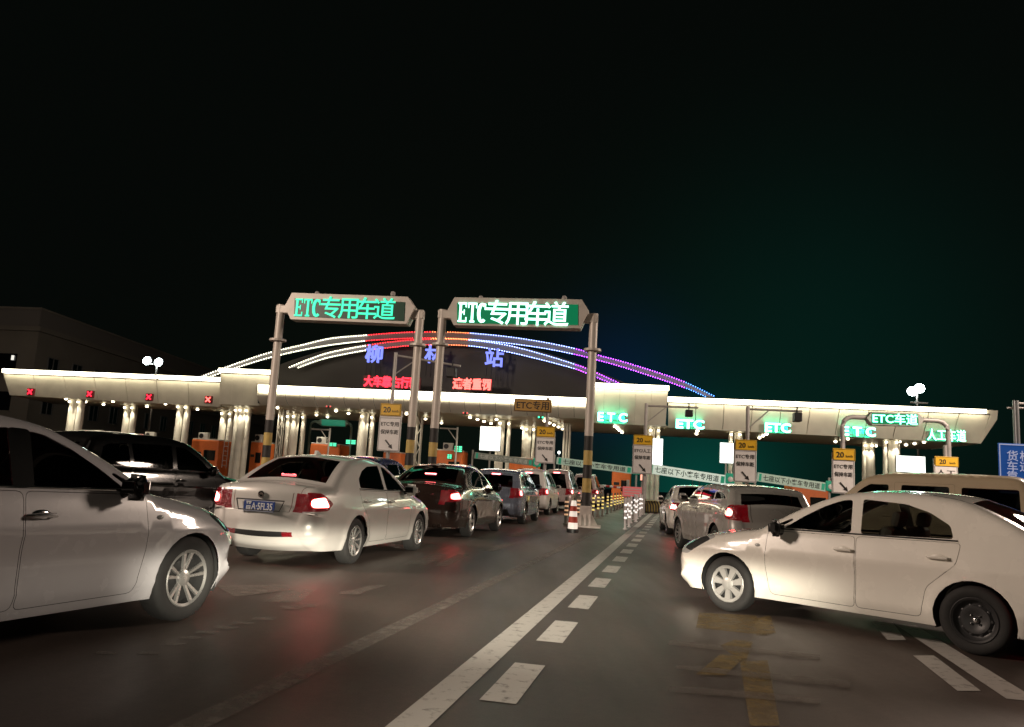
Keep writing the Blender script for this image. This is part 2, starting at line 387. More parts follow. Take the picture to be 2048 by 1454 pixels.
lstrip([(1175, 765), (1338, 771.5), (1338, 780.5), (1175, 773.5)], 60.1, 60.6)
lstrip([(1336, 793.5), (1973, 819), (1973, 826.3), (1336, 802.5)], DC - .38, DC + .1)
lstrip([(516, 769.5), (1182, 796.5), (1182, 808), (516, 781)], 59.0, 59.7)
# dark lips over and under the light strips
for px, d in (([(4, 745.6), (440, 763), (440, 764.6), (4, 747.2)], DC - .06), ([(1336, 803.1), (1980, 827.2), (1980, 829.2), (1336, 804.7)], DC - .06), ([(1175, 774), (1337, 780.8), (1337, 781.8), (1175, 775)], 60.44), ([(440, 743.7), (540, 748), (540, 750), (440, 745.8)], 60.44),
              ([(4, 735.6), (440, 753.6), (440, 754.9), (4, 737)], DC - .4), ([(1336, 791.8), (1975, 817.4), (1975, 818.8), (1336, 793.2)], DC - .4)):
    P().prism(poly(px, d), d, d + .3).build('trim', M_dark, can)
# soffits and roof
def slab(name, fr, bk, d0, d1, m, th=.12):
    a, b = q(*fr[0], d0), q(*fr[1], d0); c, e = q(*bk[1], d1), q(*bk[0], d1)
    c.x = c.x; vs = [a, b, c, e]
    mb = P(); mb.add(vs + [v + Vector((0, 0, th)) for v in vs], [(0, 1, 2, 3), (7, 6, 5, 4), (0, 4, 5, 1), (1, 5, 6, 2), (2, 6, 7, 3), (3, 7, 4, 0)])
    return mb.build(name, m, can)
slab('soffit', ((19.3, 790), (440, 813)), ((108, 808), (470, 826)), DC + .02, 71.5, M_soffit)
slab('soffit', ((438.3, 808.5), (538, 812)), ((468, 826), (560, 834)), 60.52, 71.5, M_soffit)
slab('soffit', ((517, 808.5), (1180, 837)), ((559, 834), (1180, 865)), 59.9, 71.5, M_soffit)
slab('soffit', ((1177, 845), (1332, 852)), ((1179, 865), (1320, 872)), 60.52, 71.5, M_soffit)
slab('soffit', ((1332, 854.5), (1961, 887)), ((1319, 872), (1852, 899)), DC + .02, 71.5, M_soffit)
ZL = q(200, 799, DC).z; ZR = q(1700, 873, DC).z
def zsof(s): return ZL + (ZR - ZL) * (s + 40) / 75
# columns, each with its lamp
COL = [(140, 850, 15, 63), (157, 850, 15, 63), (251, 850, 13.5, 67), (265, 850, 13, 67), (357, 850, 14, 63), (372, 850, 13, 63), (446, 850, 15, 68.5), (461, 850, 13, 68.5), (472, 850, 11, 63.5), (481.5, 850, 14, 63.2), (494.5, 850, 12, 63.5),
       (576, 860, 12, 68), (588.5, 860, 16, 67.6), (606, 860, 10, 68), (726, 860, 20, 63.5), (744, 860, 10, 63.8), (826, 880, 9, 64), (1001, 860, 17, 63.5), (1018, 860, 8, 63.5), (1053, 880, 18, 69), (1067, 880, 7, 69), (1300, 880, 20, 63), (1316, 880, 9, 63),
       (1461, 890, 9, 63), (1477, 890, 17, 63), (1728, 910, 8, 68), (1740, 910, 18, 68), (1770, 910, 8, 63), (1788, 910, 21, 63)]
for px, py, w, d in COL:
    c = q(px, py, d); r = w / FPX * d / 2; zt = zsof(c.x) + .1
    mb = P(); ns = 20
    prof = [(r * 1.0, 0), (r * 1.0, zt)]
    mb.lathe(prof, ns, Matrix.Translation((c.x, d, 0)))
    co = mb.build('column', M_column, can, smooth=True)
    l = bpy.data.lights.new('column_lamp', 'SPOT'); lo = bpy.data.objects.new('column_lamp', l); C.objects.link(lo)
    l.energy = 240 * (w / 14); l.color = (1, .90, .68); l.spot_size = RAD(75); l.spot_blend = .5; l.shadow_soft_size = .06
    lo.parent = can; lo.location = (c.x, d - r - .20 - 66, zt - .42); lo.rotation_euler = (RAD(3), 0, 0)
    P().lathe([(.02, 0), (.09, .01), (.09, .12), (.02, .13)], 8, Matrix.Translation((c.x, d - r - .2, zt - .36))).build('lamp_can', M_down, can)
# lattice pylons between the columns
def lattice(px, py, d, wpx, label):
    c = q(px, py, d); w = wpx / FPX * d; zt = zsof(c.x); mb = P()
    for sx in (-.5, .5):
        for sy in (-.5, .5): mb.tube([(c.x + sx * w, d + sy * w, 0), (c.x + sx * w, d + sy * w, zt)], .06, 6)
    k = 0; z = .3
    while z < zt - .9:
        sx = -.5 if k % 2 else .5; mb.tube([(c.x + sx * w, d - .5 * w, z), (c.x - sx * w, d - .5 * w, z + .8)], .04, 5); z += .8; k += 1
    o = mb.build('lattice_pylon', M_column); tag(o, label, 'pylon', 'steel lattice pylons under the canopy')
lattice(561, 860, 62.3, 9, 'steel lattice pylon under the canopy right of the left striped gantry post')
lattice(838, 870, 62.3, 9, 'steel lattice pylon under the canopy between the two large green gantry signs')
mb = P()
for px in (1128.5, 1134, 1139.5):
    c = q(px, 870, 62.6); mb.tube([(c.x, 62.6, 0), (c.x, 62.6, zsof(c.x))], .085, 8)
tag(mb.build('pipe_bundle', M_column), 'three upright pale pipes under the canopy right of the second sign post', 'pipes')
# ladder
c = q(457, 850, 66.5); mb = P(); zt = zsof(c.x) - .2
for sx in (-.2, .2): mb.tube([(c.x + sx, 66.5, 1.), (c.x + sx, 66.5, zt)], .035, 6)
for k in range(int((zt - 1) / .42)): mb.tube([(c.x - .2, 66.5, 1.2 + k * .42), (c.x + .2, 66.5, 1.2 + k * .42)], .03, 6)
tag(mb.build('ladder', M_steel), 'steel ladder standing against the columns below the left canopy block', 'ladder')
# downlights
DL = [(132, 798), (171, 804), (207, 809), (226, 803), (294, 813), (331, 808), (395, 819), (555, 816), (633, 830), (655, 834), (672, 822), (697, 827), (813, 828), (851, 838), (883, 846), (940, 835), (955, 839), (968, 843), (982, 847), (993, 839), (1044, 856), (1089, 842), (1099, 846), (1108, 850), (1117, 854), (1125, 858),
      (1230, 853), (1235, 857), (1239, 861), (1244, 865), (1393, 868), (1395, 862), (1519, 876), (1526, 872), (1533, 868.5), (1671, 883.5), (1683, 880), (1696, 878), (1752, 892), (1799, 883.5), (1812, 890), (1829, 887.5), (1848, 884.5)]
for px, py in DL:
    c0 = q(px, py, 65); z = zsof(c0.x) - .10; r = ray(px, py)
    t = (z - HC) / r.z; w = MP.inverted() @ (Vector((0, 0, HC)) + r * t)
    w.y = max(61.6, min(70.6, w.y)); w = q(px, py, w.y)
    P().ball(w, (.13, .13, .08), 8).build('downlight', M_down, can)
    l = bpy.data.lights.new('downlight_beam', 'SPOT'); lo = bpy.data.objects.new('downlight_beam', l); C.objects.link(lo)
    l.energy = 260; l.color = (1, .88, .66); l.spot_size = RAD(120); l.spot_blend = .8; l.shadow_soft_size = .12
    lo.parent = can; lo.location = (w.x, w.y - 66, w.z - .15)

# lane signals on the canopy
def xsign(px, py, m, label):
    t = pthing('lane_signal', label, 'lane signal', tuple(q(px, py + 9, DC - .25)), 'red cross lane signals on the canopy')
    c = q(px, py, DC - .25); w = 15.5 / FPX * DC
    P().box((c.x, DC - .13, c.z), (w, .24, w), bev=.03).build('housing', mat('signal_housing', (.16, .008, .015), .5), t)
    mb = P()
    for sg in (-1, 1): mb.box((0, 0, 0), (w * .95, .03, w * .17), M=Matrix.Translation((c.x, DC - .27 - .002 * sg, c.z)) @ Matrix.Rotation(sg * RAD(45), 4, 'Y'))
    mb.build('cross', m, t)
xsign(60, 783.5, M_red, 'red cross lane signal at the left end of the canopy')
xsign(179, 788, M_red, 'red cross lane signal above the first pair of lit columns')
xsign(297.5, 794, M_red, 'red cross lane signal below the left twin flood lamp')
xsign(416, 799, M_redhot, 'brightest pale red cross lane signal beside the left canopy block')
for px, py, m, lb in ((657, 813, mat('dim_red_led', (.02, .01, .01), .5, emit=(1, .15, .12), estr=1.2), 'small oval red signal on the bowed fascia above the teal gantry sign'), (930.5, 826, mat('dim_red_led', ()), 'small oval red signal on the bowed fascia right of the gantry posts'), (1081.5, 834.5, M_green, 'small oval green signal on the bowed fascia under the yellow lane sign')):
    c = q(px, py, 58.85); w = 14 / FPX * 59
    t = pthing('oval_signal', lb, 'lane signal', (c.x, 58.85, c.z), 'oval signals under the bowed fascia')
    P().ball((c.x, 58.95, c.z), (w / 2, .12, w * .24), 12).build('housing', M_dark, t)
    mb = P()
    for sx in (-.28, .28): mb.ball((c.x + sx * w, 58.84, c.z), (.07, .05, .07), 8)
    mb.build('lamp', m, t)

# green lane name signs hung on the fascia
M_etc = glow('green_white_led', (.24, 1.0, .68), 9)
M_etc2 = glow('green_white_led_b', (.22, 1.0, .55), 9); M_halo = glow('green_letter_halo', (.0, .50, .26), .8)
for i, (px, py, wpx, tx, mm, lb) in enumerate(((1225, 834, 58, 'E T C', M_etc, 'lit green ETC letters on the right canopy block beside the tall gantry post'), (1380, 848, 54, 'ETC', M_etc, 'lit green ETC letters under the camera arm right of the canopy block'), (1555.5, 855, 48, 'ETC', M_etc2, 'lit green ETC letters below the arm of the second camera pole'), (1717.5, 862.5, 60, 'E T C', M_etc, 'lit green ETC letters at the left leg of the far green gantry'), (1892.5, 871, 68, '人工车道', M_etc2, 'lit green sign reading 人工车道 at the right end of the canopy'))):
    d = 59.75 if i == 0 else 60.35; c = q(px, py, d); w = wpx / FPX * d; h = 21 / FPX * d
    t = pthing('lane_name_sign', lb, 'lane sign', (c.x, d, c.z - h / 2), 'lit green lane name signs along the canopy')
    mb = P()
    for sz in (-.3, .3): mb.box((c.x, d + .2, c.z + sz * h), (w * .98, .08, .07))
    for sx in (-.42, 0, .42): mb.box((c.x + sx * w, d + .45, c.z), (.06, .5, h * .6))
    mb.build('mounting_rail', M_steel, t)
    for sx in (-.34, 0, .34):      # added lamps imitate the letters' lens halo on the fascia
        l = bpy.data.lights.new('sign_halo_fill', 'POINT'); lo = bpy.data.objects.new('sign_halo_fill', l); C.objects.link(lo); l.energy = 36 if i < 4 else 12; l.color = (.0, 1, .50); l.shadow_soft_size = .12; lo.location = MP @ Vector((c.x + sx * w, d + .36, c.z))
    P().text(tx, (c.x, d + .07, c.z), h * .82, bold=.075 if i < 4 else .028, ext=.14, width=w * 1.03).build('letter_halo', M_halo, t)  # lens halo built as a glowing outline behind the letters
    P().text(tx, (c.x, d + .0, c.z), h * .82, bold=.030 if i < 4 else .0, ext=.12, width=w).build('lettering', mm, t)

# ================================================================== LED ARCHES
L1 = [(402.6, 753), (470, 728), (536, 706), (600, 691), (661, 677), (729, 670.6), (780, 666.5), (829, 664), (885, 664), (936, 666), (1012, 673), (1085, 684), (1149, 697), (1195, 710), (1258, 727), (1362, 761), (1428, 792)]
L2 = [(421, 753), (470.6, 736), (536, 716), (600, 701), (661, 690), (732, 681.6), (780, 678.5), (829, 676.5), (885, 676.5), (936, 678.5), (1012, 686), (1085, 696), (1149, 708.5), (1195, 720), (1258, 738), (1362, 772.5), (1413, 794)]
L3 = [(579, 734.6), (617, 719), (661, 704.6), (732, 691), (780, 684), (829, 679.5), (885, 677.8), (939, 680), (1012, 690), (1085, 708.5), (1148, 728), (1177, 738.6), (1237, 765.5)]
L4 = [(597, 735), (622, 725.5), (661, 714), (729, 701), (780, 695), (818, 691.5), (863, 689.5), (936, 691.5), (1007, 702), (1085, 720), (1148, 737), (1177, 748), (1221, 766)]
ZONES = [(0, 733, glow('led_warm_white', (1, .93, .72), 6), .07), (733, 862, glow('led_red', (1, .025, .035), 11), .046), (862, 938, glow('led_amber', (1, .20, .07), 10), .046), (938, 1148.5, glow('led_cool_white', (.30, .40, 1), 12), .048), (1148.5, 1369, glow('led_violet', (.42, .06, 1.0), 12), .048), (1369, 1500, glow('led_blue', (.06, .22, 1.0), 12), .042)]
# the panels glow in the LEDs' colours only by their light
M_arch = mat('arch_panel', (.15, .15, .155), .45, .1, noise=.05)
arch_pts = {}
for nm, (la, lb_), d, lab in (('light_arch', (L1, L2), 64.0, 'wide outer arch over the canopy with two rows of coloured LED dots'), ('light_arch', (L3, L4), 63.4, 'narrower inner arch with two rows of coloured LED dots under the outer arch')):
    t = pthing(nm, lab, 'light arch', (q(850, 760, d).x, d, q(850, 760, d).z), 'LED arches over the canopy')
    sa = spline([(*p,) for p in la], 10); sb = spline([(*p,) for p in lb_], 10)
    A = [q(x, y, d) for x, y in sa]; B = [q(x, y, d) for x, y in sb]
    mb = P(); n_ = len(A); vs = []
    for i in range(n_):
        up = Vector((0, 0, -.05)); vs += [A[i] + up, B[i] - up, A[i] + up + Vector((0, .5, 0)), B[i] - up + Vector((0, .5, 0))]
    fs = []
    for i in range(n_ - 1):
        k = 4 * i; fs += [(k, k + 1, k + 5, k + 4), (k + 2, k + 6, k + 7, k + 3), (k, k + 4, k + 6, k + 2), (k + 1, k + 3, k + 7, k + 5)]
    fs += [(0, 2, 3, 1), (4 * n_ - 4, 4 * n_ - 3, 4 * n_ - 1, 4 * n_ - 2)]
    mb.add(vs, fs); mb.build('arch_panel', M_arch, t)
    for line in (la, lb_):
        sp_ = spline([(*p,) for p in line], 12); acc_ = 0.; dots = {}
        # a dot every 5.1 photo pixels = 0.2 m
        prev = sp_[0]; left = 0.
        for pnt in sp_[1:]:
            L = math.hypot(pnt[0] - prev[0], pnt[1] - prev[1]); tt = left
            while tt < L:
                x = prev[0] + (pnt[0] - prev[0]) * tt / L; y = prev[1] + (pnt[1] - prev[1]) * tt / L
                for zi, (x0, x1, _, _) in enumerate(ZONES):
                    if x0 <= x < x1: dots.setdefault(zi, []).append((x, y))
                tt += 5.1
            left = tt - L; prev = pnt
        for zi, ds in dots.items():
            mb = P(); r_ = ZONES[zi][3]
            for x, y in ds:
                c = q(x, y, d - .12); mb.add([c + Vector(o) * r_ for o in ((1, 0, 0), (-1, 0, 0), (0, 0, 1), (0, 0, -1), (0, -1, 0), (0, 1, 0))], [(0, 2, 4), (2, 1, 4), (1, 3, 4), (3, 0, 4), (2, 0, 5), (1, 2, 5), (3, 1, 5), (0, 3, 5)])
            mb.build('led_strip', ZONES[zi][2], t)['kind'] = 'stuff'
# roof shell below the arches
sh = spline([(480, 762), (540, 738), (579, 722), (661, 697), (729, 686), (829, 676), (885, 674), (939, 676), (1012, 686), (1085, 704), (1148, 724), (1237, 760), (1275, 775)], 6)
P().prism([(v.x, v.z) for v in (q(x, y, 65.2) for x, y in sh)] + [(v.x, v.z) for v in (q(x, y, 65.2) for x, y in ((1275, 800), (480, 768)))], 65.2, 66.5).build('roof_shell', M_roof, can)
# station name and red message
M_vio = glow('violet_led', (.20, .25, 1.0), 1.5)
for ch, px, py in (('柳', 748, 708), ('林', 868, 709), ('站', 988.5, 716)):
    d = 62.6; c = q(px, py, d); h = 34 / FPX * d
    t = pthing('station_name_letter', 'violet glowing letter %s on a wire stand on the canopy roof' % ch, 'roof letter', (c.x, d, c.z - h), 'letters of the station name')
    P().text(ch, c, h * .86, bold=.012, ext=.2).build('letter', M_vio, t)
    mb = P()
    for sx in (-.6, -.2, .2, .6): mb.tube([(c.x + sx, d + .15, c.z + .5), (c.x + sx, d + .15, c.z - h * 1.35)], .03, 5)
    mb.build('stand', M_dark, t)
t = pthing('message_sign', 'red LED message reading 大车靠右行驶 违者重罚 on the canopy roof', 'message sign', tuple(q(850, 782, 61.6)))
for tx, x0, x1, py in (('大车靠右行驶', 724, 841, 764.2), ('违者重罚', 904, 983, 768.3)):
    c = q((x0 + x1) / 2, py, 61.2); w = (x1 - x0) / FPX * 61.2
    P().text(tx, c, 17.5 / FPX * 61.2, bold=.03, ext=.1, width=w).build('lettering', M_red if x0 < 800 else M_redhot, t)
    P().box((c.x, 61.42, c.z), (w * 1.05, .2, .95), bev=.02).build('board', mat('dark_red_board', (.06, .006, .008), .5), t)
mb = P()
for px in (735, 790, 830, 910, 975):
    c = q(px, 780, 61.6); mb.tube([(c.x, 61.55, c.z - .4), (c.x, 61.55, c.z + .6)], .04, 5)
mb.build('leg', M_dark, t)

# ================================================================== FLOOD LAMPS
M_flood = glow('floodlight_lens', (.85, 1.0, .98), 26.)
def flood(px, heads, d, lab, footx):
    top = q(px, 738 if px < 1000 else 795, d)
    t = pthing('flood_lamp', lab, 'flood lamp', (top.x, d, 0), 'twin flood lamps behind the canopy')
    hz = [q(x, y, d) for x, y in heads]
    P().tube([(top.x, d, 0), (top.x, d, hz[0].z - .1)], [.14, .09], 10).build('pole', M_steel, t, smooth=True)
    P().tube([hz[0] + Vector((0, .1, -.25)), hz[1] + Vector((0, .1, -.25))], .05, 6).build('crossbar', M_steel, t)
    b_ = q(px + 2, 750 if px < 1000 else 806, d); P().box((b_.x, d - .2, b_.z), (1.5, .12, .14), bev=.03).build('lower_bar', M_steel, t)
    for h in hz:
        P().lathe([(.05, .18), (.46, .1), (.48, 0), (.44, -.02)], 16, Matrix.Translation((h.x, d - .1, h.z)) @ Matrix.Rotation(RAD(-62), 4, 'X').inverted()).build('housing', M_dark, t)
        P().ball((h.x, d - .28, h.z - .02), (.44, .16, .42), 12).build('lens', M_flood, t)
flood(313, ((297, 722), (320, 725)), 74, 'twin flood lamp on a pole behind the left canopy wing', 296)
flood(1834, ((1822, 783), (1837, 777)), 74, 'twin flood lamp on a pole behind the right canopy wing', 1830)

for x, y, z, e in FILL_MASTS:  # masts added to carry the fill lamps, outside the view
    t = thing('flood_lamp', 'tall unseen flood lamp mast added beside the plaza on the %s of the camera' % ('left' if x < 0 else 'right'), 'flood lamp', (x, y, 0))
    MB(Matrix.Translation((x, y, 0))).tube([(0, 0, 0), (0, 0, z)], [.16, .1], 10).build('pole', M_steel, t, smooth=True)
    MB(Matrix.Translation((x, y, 0))).box((0, 0, z + .1), (1.8, .5, .25), bev=.06).build('housing', M_dark, t)
# ================================================================== DARK BUILDING ON THE LEFT
d0 = 84.; A_ = q(85, 616, d0); z2 = q(300, 694, d0).z
d1 = d0 * (A_.z - HC) / (z2 - HC); s1 = q(300, 694, d1).x
M_wall = mat('dark_render_wall', (.17, .155, .13), .8, noise=.08, nscale=.4)
M_win = mat('dark_window_glass', (.006, .006, .007), .12)
sl_ = (s1 - A_.x) / (d1 - d0); d2 = d0 + 95; s2 = A_.x + sl_ * (d2 - d0); zt = A_.z
t = pthing('office_building', 'large dark building with long side wall behind the left canopy wing', 'building', (A_.x - 15, d0, 0))
def wallprism(z0, z1, o, i=40., e=0.):
    mb = P(); pts = [(A_.x + o, d0 - o), (s2 + o, d2), (s2 - i, d2), (A_.x - i, d0 - o)]
    mb.add([(p[0], p[1], z) for z in (z0, z1) for p in pts], [(3, 2, 1, 0), (4, 5, 6, 7), (0, 1, 5, 4), (1, 2, 6, 5), (2, 3, 7, 6), (3, 0, 4, 7)]); return mb
wallprism(0, zt - 2.8, 0).build('wall', M_wall, t)
wallprism(zt - 2.85, zt - 2.3, .5).build('cornice', M_wall, t)
wallprism(zt - 2.3, zt - .1, -.6).build('parapet', mat('dark_parapet', (.14, .13, .12), .8), t)
wallprism(zt - .1, zt + .15, -.45).build('coping', M_wall, t)
wallprism(zt - 8.2, zt - 7.8, .35).build('ledge', M_wall, t)
wd = Vector((sl_, 1, 0)).normalized(); wnrm = Vector((wd.y, -wd.x, 0))
for k in range(12):
    for zz in (zt - 6.7, zt - 11.2):
        p = Vector((A_.x, d0, 0)) + wd * (3.5 + k * 5.2) + wnrm * .03
        Mx = Matrix.Translation((p.x, p.y, zz)) @ Matrix((wd, -wnrm, (0, 0, 1))).transposed().to_4x4()
        w = P().box((0, 0, 0), (2.1, .12, 2.3), M=Mx).build('window', M_win, t)
        mb = P()
        for sx in (-1.05, 0, 1.05): mb.box((sx, -.05, 0), (.09, .16, 2.3), M=Mx)
        for sz in (-1.15, 1.15): mb.box((0, -.05, sz), (2.2, .16, .09), M=Mx)
        mb.build('frame', mat('window_frame', (.10, .10, .10), .6), w)
for k in range(5):
    for zz in (zt - 6.7, zt - 11.2):
        w = P().box((A_.x - 3.6 - 5 * k, d0 - .03, zz), (2.6, .12, 2.2)).build('window', M_win, t)
        P().box((A_.x - 3.6 - 5 * k, d0 - .1, zz - 1.2), (2.9, .25, .12)).build('sill', M_wall, w)
c = q(24, 715, d0 - .3); P().box((c.x, d0 - .2, c.z), (.28, .12, .55)).build('lit_lamp', glow('dim_wall_lamp', (1, .95, .85), 1.0), t)

# ================================================================== LARGE ETC GANTRIES
d_g2 = gndp(1170, 1054).y
zref = q(1188, 628, d_g2).z
M_gpost = mat('gantry_post_paint', (.58, .53, .47), .45, .1, noise=.08, nscale=3)
def serif_etc(mb, x0, z0, w, h, dpt):
    """E, T and C with slab serifs, drawn from bars"""
    cw = w / 3; st = .13 * h; sr = .085 * h
    def bar(xa, za, xb, zb): mb.box(((xa + xb) / 2, dpt, (za + zb) / 2), (abs(xb - xa), .02, abs(zb - za)))
    x = x0  # E
    bar(x, z0, x + cw * .86, z0 + sr); bar(x, z0 + h - sr, x + cw * .86, z0 + h); bar(x + cw * .12, z0, x + cw * .34, z0 + h); bar(x + cw * .3, z0 + h * .47, x + cw * .62, z0 + h * .55)
    bar(x + cw * .58, z0 + h * .38, x + cw * .66, z0 + h * .64); bar(x + cw * .78, z0, x + cw * .88, z0 + h * .25); bar(x + cw * .74, z0 + h * .77, x + cw * .84, z0 + h)
    x += cw  # T
    bar(x, z0 + h - sr, x + cw * .92, z0 + h); bar(x + cw * .35, z0, x + cw * .57, z0 + h); bar(x + cw * .22, z0, x + cw * .70, z0 + sr); bar(x, z0 + h * .74, x + cw * .1, z0 + h); bar(x + cw * .82, z0 + h * .74, x + cw * .92, z0 + h)
    x += cw  # C
    import math as _m
    pts = []
    for k in range(13):
        a = RAD(52 + k * (256 / 12)); pts.append((x + cw * .48 + _m.cos(a) * cw * .36, z0 + h * .5 + _m.sin(a) * h * .455))
    for a_, b_ in zip(pts, pts[1:]):
        t_ = Vector((b_[0] - a_[0], 0, b_[1] - a_[1])); L = t_.length; ang = math.atan2(t_.z, t_.x)
        wd_ = .085 * h + .07 * h * abs(math.sin(ang))
        mb.box((0, 0, 0), (L * 1.25, .02, wd_), M=Matrix.Translation(((a_[0] + b_[0]) / 2, dpt, (a_[1] + b_[1]) / 2)) @ Matrix.Rotation(-ang, 4, 'Y'))
    bar(x + cw * .72, z0 + h * .66, x + cw * .82, z0 + h * .97)
def gantry(d, pl, pr, box, scr, txt, stripes, glowm, facem, label, base):
    PL, PR = q(*pl, d), q(*pr, d); r = .135
    t = pthing('sign_gantry', label, 'gantry', ((PL.x + PR.x) / 2, d, 0), 'large green ETC gantries')
    for pt, bs in ((PL, 0), (PR, 1)):
        mb = P(); mb.tube([(pt.x, d, stripes[0] if stripes else 0), (pt.x, d, pt.z + .0)], r, 20)
        po = mb.build('post', M_gpost, t, smooth=True)
        fl = q(1186, 700, d_g2).z
        P().lathe([(r, fl - .05), (r + .14, fl - .04), (r + .14, fl + .03), (r, fl + .04)], 16, Matrix.Translation((pt.x, d, 0))).build('flange', M_gpost, po)
        zs = stripes; cols = [M_bandk, M_bandy, M_bandk, M_bandy, M_bandk]
        for i in range(len(zs) - 1):
            P().lathe([(0, zs[i]), (r + .002, zs[i]), (r + .002, zs[i + 1]), (0, zs[i + 1])], 20, Matrix.Translation((pt.x, d, 0))).build('band', cols[i % 5], po, smooth=True)
        zb = zs[-1]; mb = P()
        mb.box((pt.x, d, zb * .5), (.36, .36, zb), bev=.03)
        b0 = .42
        for k in range(4):
            Mx = Matrix.Translation((pt.x, d, 0)) @ Matrix.Rotation(k * math.pi / 2, 4, 'Z')
            for o_ in (-.14, 0, .14): mb.prism([(.16, 0), (b0, 0), (.18, zb * .62)], o_ - .03, o_ + .03, M=Mx)
        mb.box((pt.x, d, .03), (.95, .95, .06), bev=.01)
        mb.build('plinth', M_conc, t)
    bz = [(v.x, v.z) for v in (q(x, y, d - .1) for x, y in box)]
    P().prism(bz, d - .28, d + .22).build('sign_box', M_gpost, t)
    # elbows between posts and box
    for pt, px in ((PL, box[0][0]), (PR, box[3][0])):
        e = q(px, pl[1], d); y = pt.z - .16
        P().box(((pt.x + e.x) / 2 , d, y), (abs(e.x - pt.x) + 2 * r, .26, .28), bev=.03).build('elbow', M_gpost, t)
    sc = [(v.x, v.z) for v in (q(x, y, d - .3) for x, y in scr)]
    P().prism(sc, d - .302, d - .27).build('screen', facem, t)
    x0, y0, x1, y1 = txt  # lettering extents: bottom left and top right
    a, b = q(x0, y0, d - .31), q(x1, y1, d - .31); w = b.x - a.x; h = b.z - a.z
    tilt = math.atan2(scr[1][1] - scr[0][1], scr[1][0] - scr[0][0]) - ROLL
    mb = P(); serif_etc(mb, a.x, a.z + .05 * h, w * .272, h * .84, d - .315)
    o1 = mb.build('lettering', glowm, t)
    mb = P()
    for i, ch in enumerate('专用车道'):
        cx = a.x + w * (.272 + .182 * (i + .5)); mb.text(ch, (cx, d - .31, a.z + h * .5), h * .80, bold=.004, ext=.02)
    mb.build('lettering', glowm, t)
    for px in (box[1][0] + (box[2][0] - box[1][0]) * .2, box[1][0] + (box[2][0] - box[1][0]) * .86):
        c = q(px, box[1][1] + 1, d); P().ball((c.x, d, c.z + .02), (.09, .09, .1), 8).build('lifting_eye', M_steel, t)
    return t
bz2 = [q(1176, y, d_g2).z for y in (872, 901, 930, 957, 985, 1012)]
M_scr1 = mat('dark_green_screen', (.004, .03, .014), .35, emit=(0, 1, .42), estr=.010)
M_scr2 = mat('green_screen', (.004, .05, .02), .35, emit=(0, 1, .38), estr=.15)
gantry(d_g2, (886, 620), (1188, 628), [(896.5, 624), (911, 597), (1164, 601.5), (1178, 624), (1161, 659), (909, 652)], [(914, 606), (1156, 609), (1156, 650), (914, 646)], (915, 646, 1134, 606), bz2, glow('gantry_led_white', (.40, 1.0, .72), 4.5), M_scr2, 'large gantry with bright white ETC lettering on green between striped posts', (1158, 1187))
hz = q(563, 612, d_g2).z; d_g1 = d_g2 * (zref - HC) / (q(840, 621, d_g2).z - HC)
gantry(d_g1, (563, 610), (841, 621), [(574, 614), (588, 588), (818, 596), (832, 617), (815, 650), (585, 640.5)], [(589, 596.5), (810, 604), (808, 642), (588, 632.5)], (588, 634, 789, 598), [q(840, y, d_g1).z for y in (855, 881, 907, 932, 957, 982)], glow('gantry_led_teal', (.03, .95, .46), 1.6), M_scr1, 'large gantry with teal ETC lettering on a dark screen above the silver sedan', (0, 0))

# ------------------------------------------------------------------ far tube gantries
def tube_gantry(d, xl, xr, ytop, yoff, box, foot, m_post, m_face, txt, label, tm=None):
    a, b = q(xl, ytop, d), q(xr, yoff, d); t = pthing('tube_gantry', label, 'gantry', ((a.x + b.x) / 2, d, 0)); r = .11; zt = max(a.z, b.z); c_ = .45
    path = [(a.x, d, 0), (a.x, d, zt - c_), (a.x + .13 * c_, d, zt - .5 * c_), (a.x + .5 * c_, d, zt - .13 * c_), (a.x + c_, d, zt), (b.x - c_, d, zt), (b.x - .5 * c_, d, zt - .13 * c_), (b.x - .13 * c_, d, zt - .5 * c_), (b.x, d, zt - c_), (b.x, d, 0)]
    P().tube(path, r, 10).build('frame', m_post, t, smooth=True)
    bx = [(v.x, v.z) for v in (q(x, y, d - .2) for x, y in box)]
    P().prism(bx, d - .25, d + .25).build('sign_box', m_post, t)
    e = [q(x, y, d - .28) for x, y in box]
    P().prism([(e[i].x, e[i].z * .0 + (e[i].z - (e[0].z + e[3].z) / 2) * .82 + (e[0].z + e[3].z) / 2) for i in (1, 2, 4, 5)], d - .262, d - .2).build('screen', m_face, t)
    if txt:
        c = (e[0] + e[3]) / 2; P().text(txt, (c.x, d - .29, c.z), (e[1].z - e[5].z) * .60, bold=.004, ext=.03, width=(e[3].x - e[0].x) * .78).build('lettering', tm, t)
    return t
tube_gantry(38, 1685, 1896, 833, 846, [(1733, 836), (1744, 823), (1836, 826.5), (1848, 840), (1838, 852), (1744, 850)], None, M_steel, mat('green_screen', ()), 'ETC车道', 'tube gantry with a lit green ETC车道 sign at the right end of the canopy', glow('green_white_led_c', (.14, 1, .5), 9.))
tube_gantry(74, 622, 704, 842.5, 847, [(632, 845), (643, 837), (690, 839), (699, 848), (690, 854), (643, 852)], None, mat('pale_teal_paint', (.40, .55, .47), .5), mat('glowing_teal_sign_back', (.08, .42, .28), .5, emit=(.05, .6, .35), estr=.22), None, 'tube gantry with a faintly glowing teal sign seen under the bowed fascia')  # sign back given a faint teal glow of its own

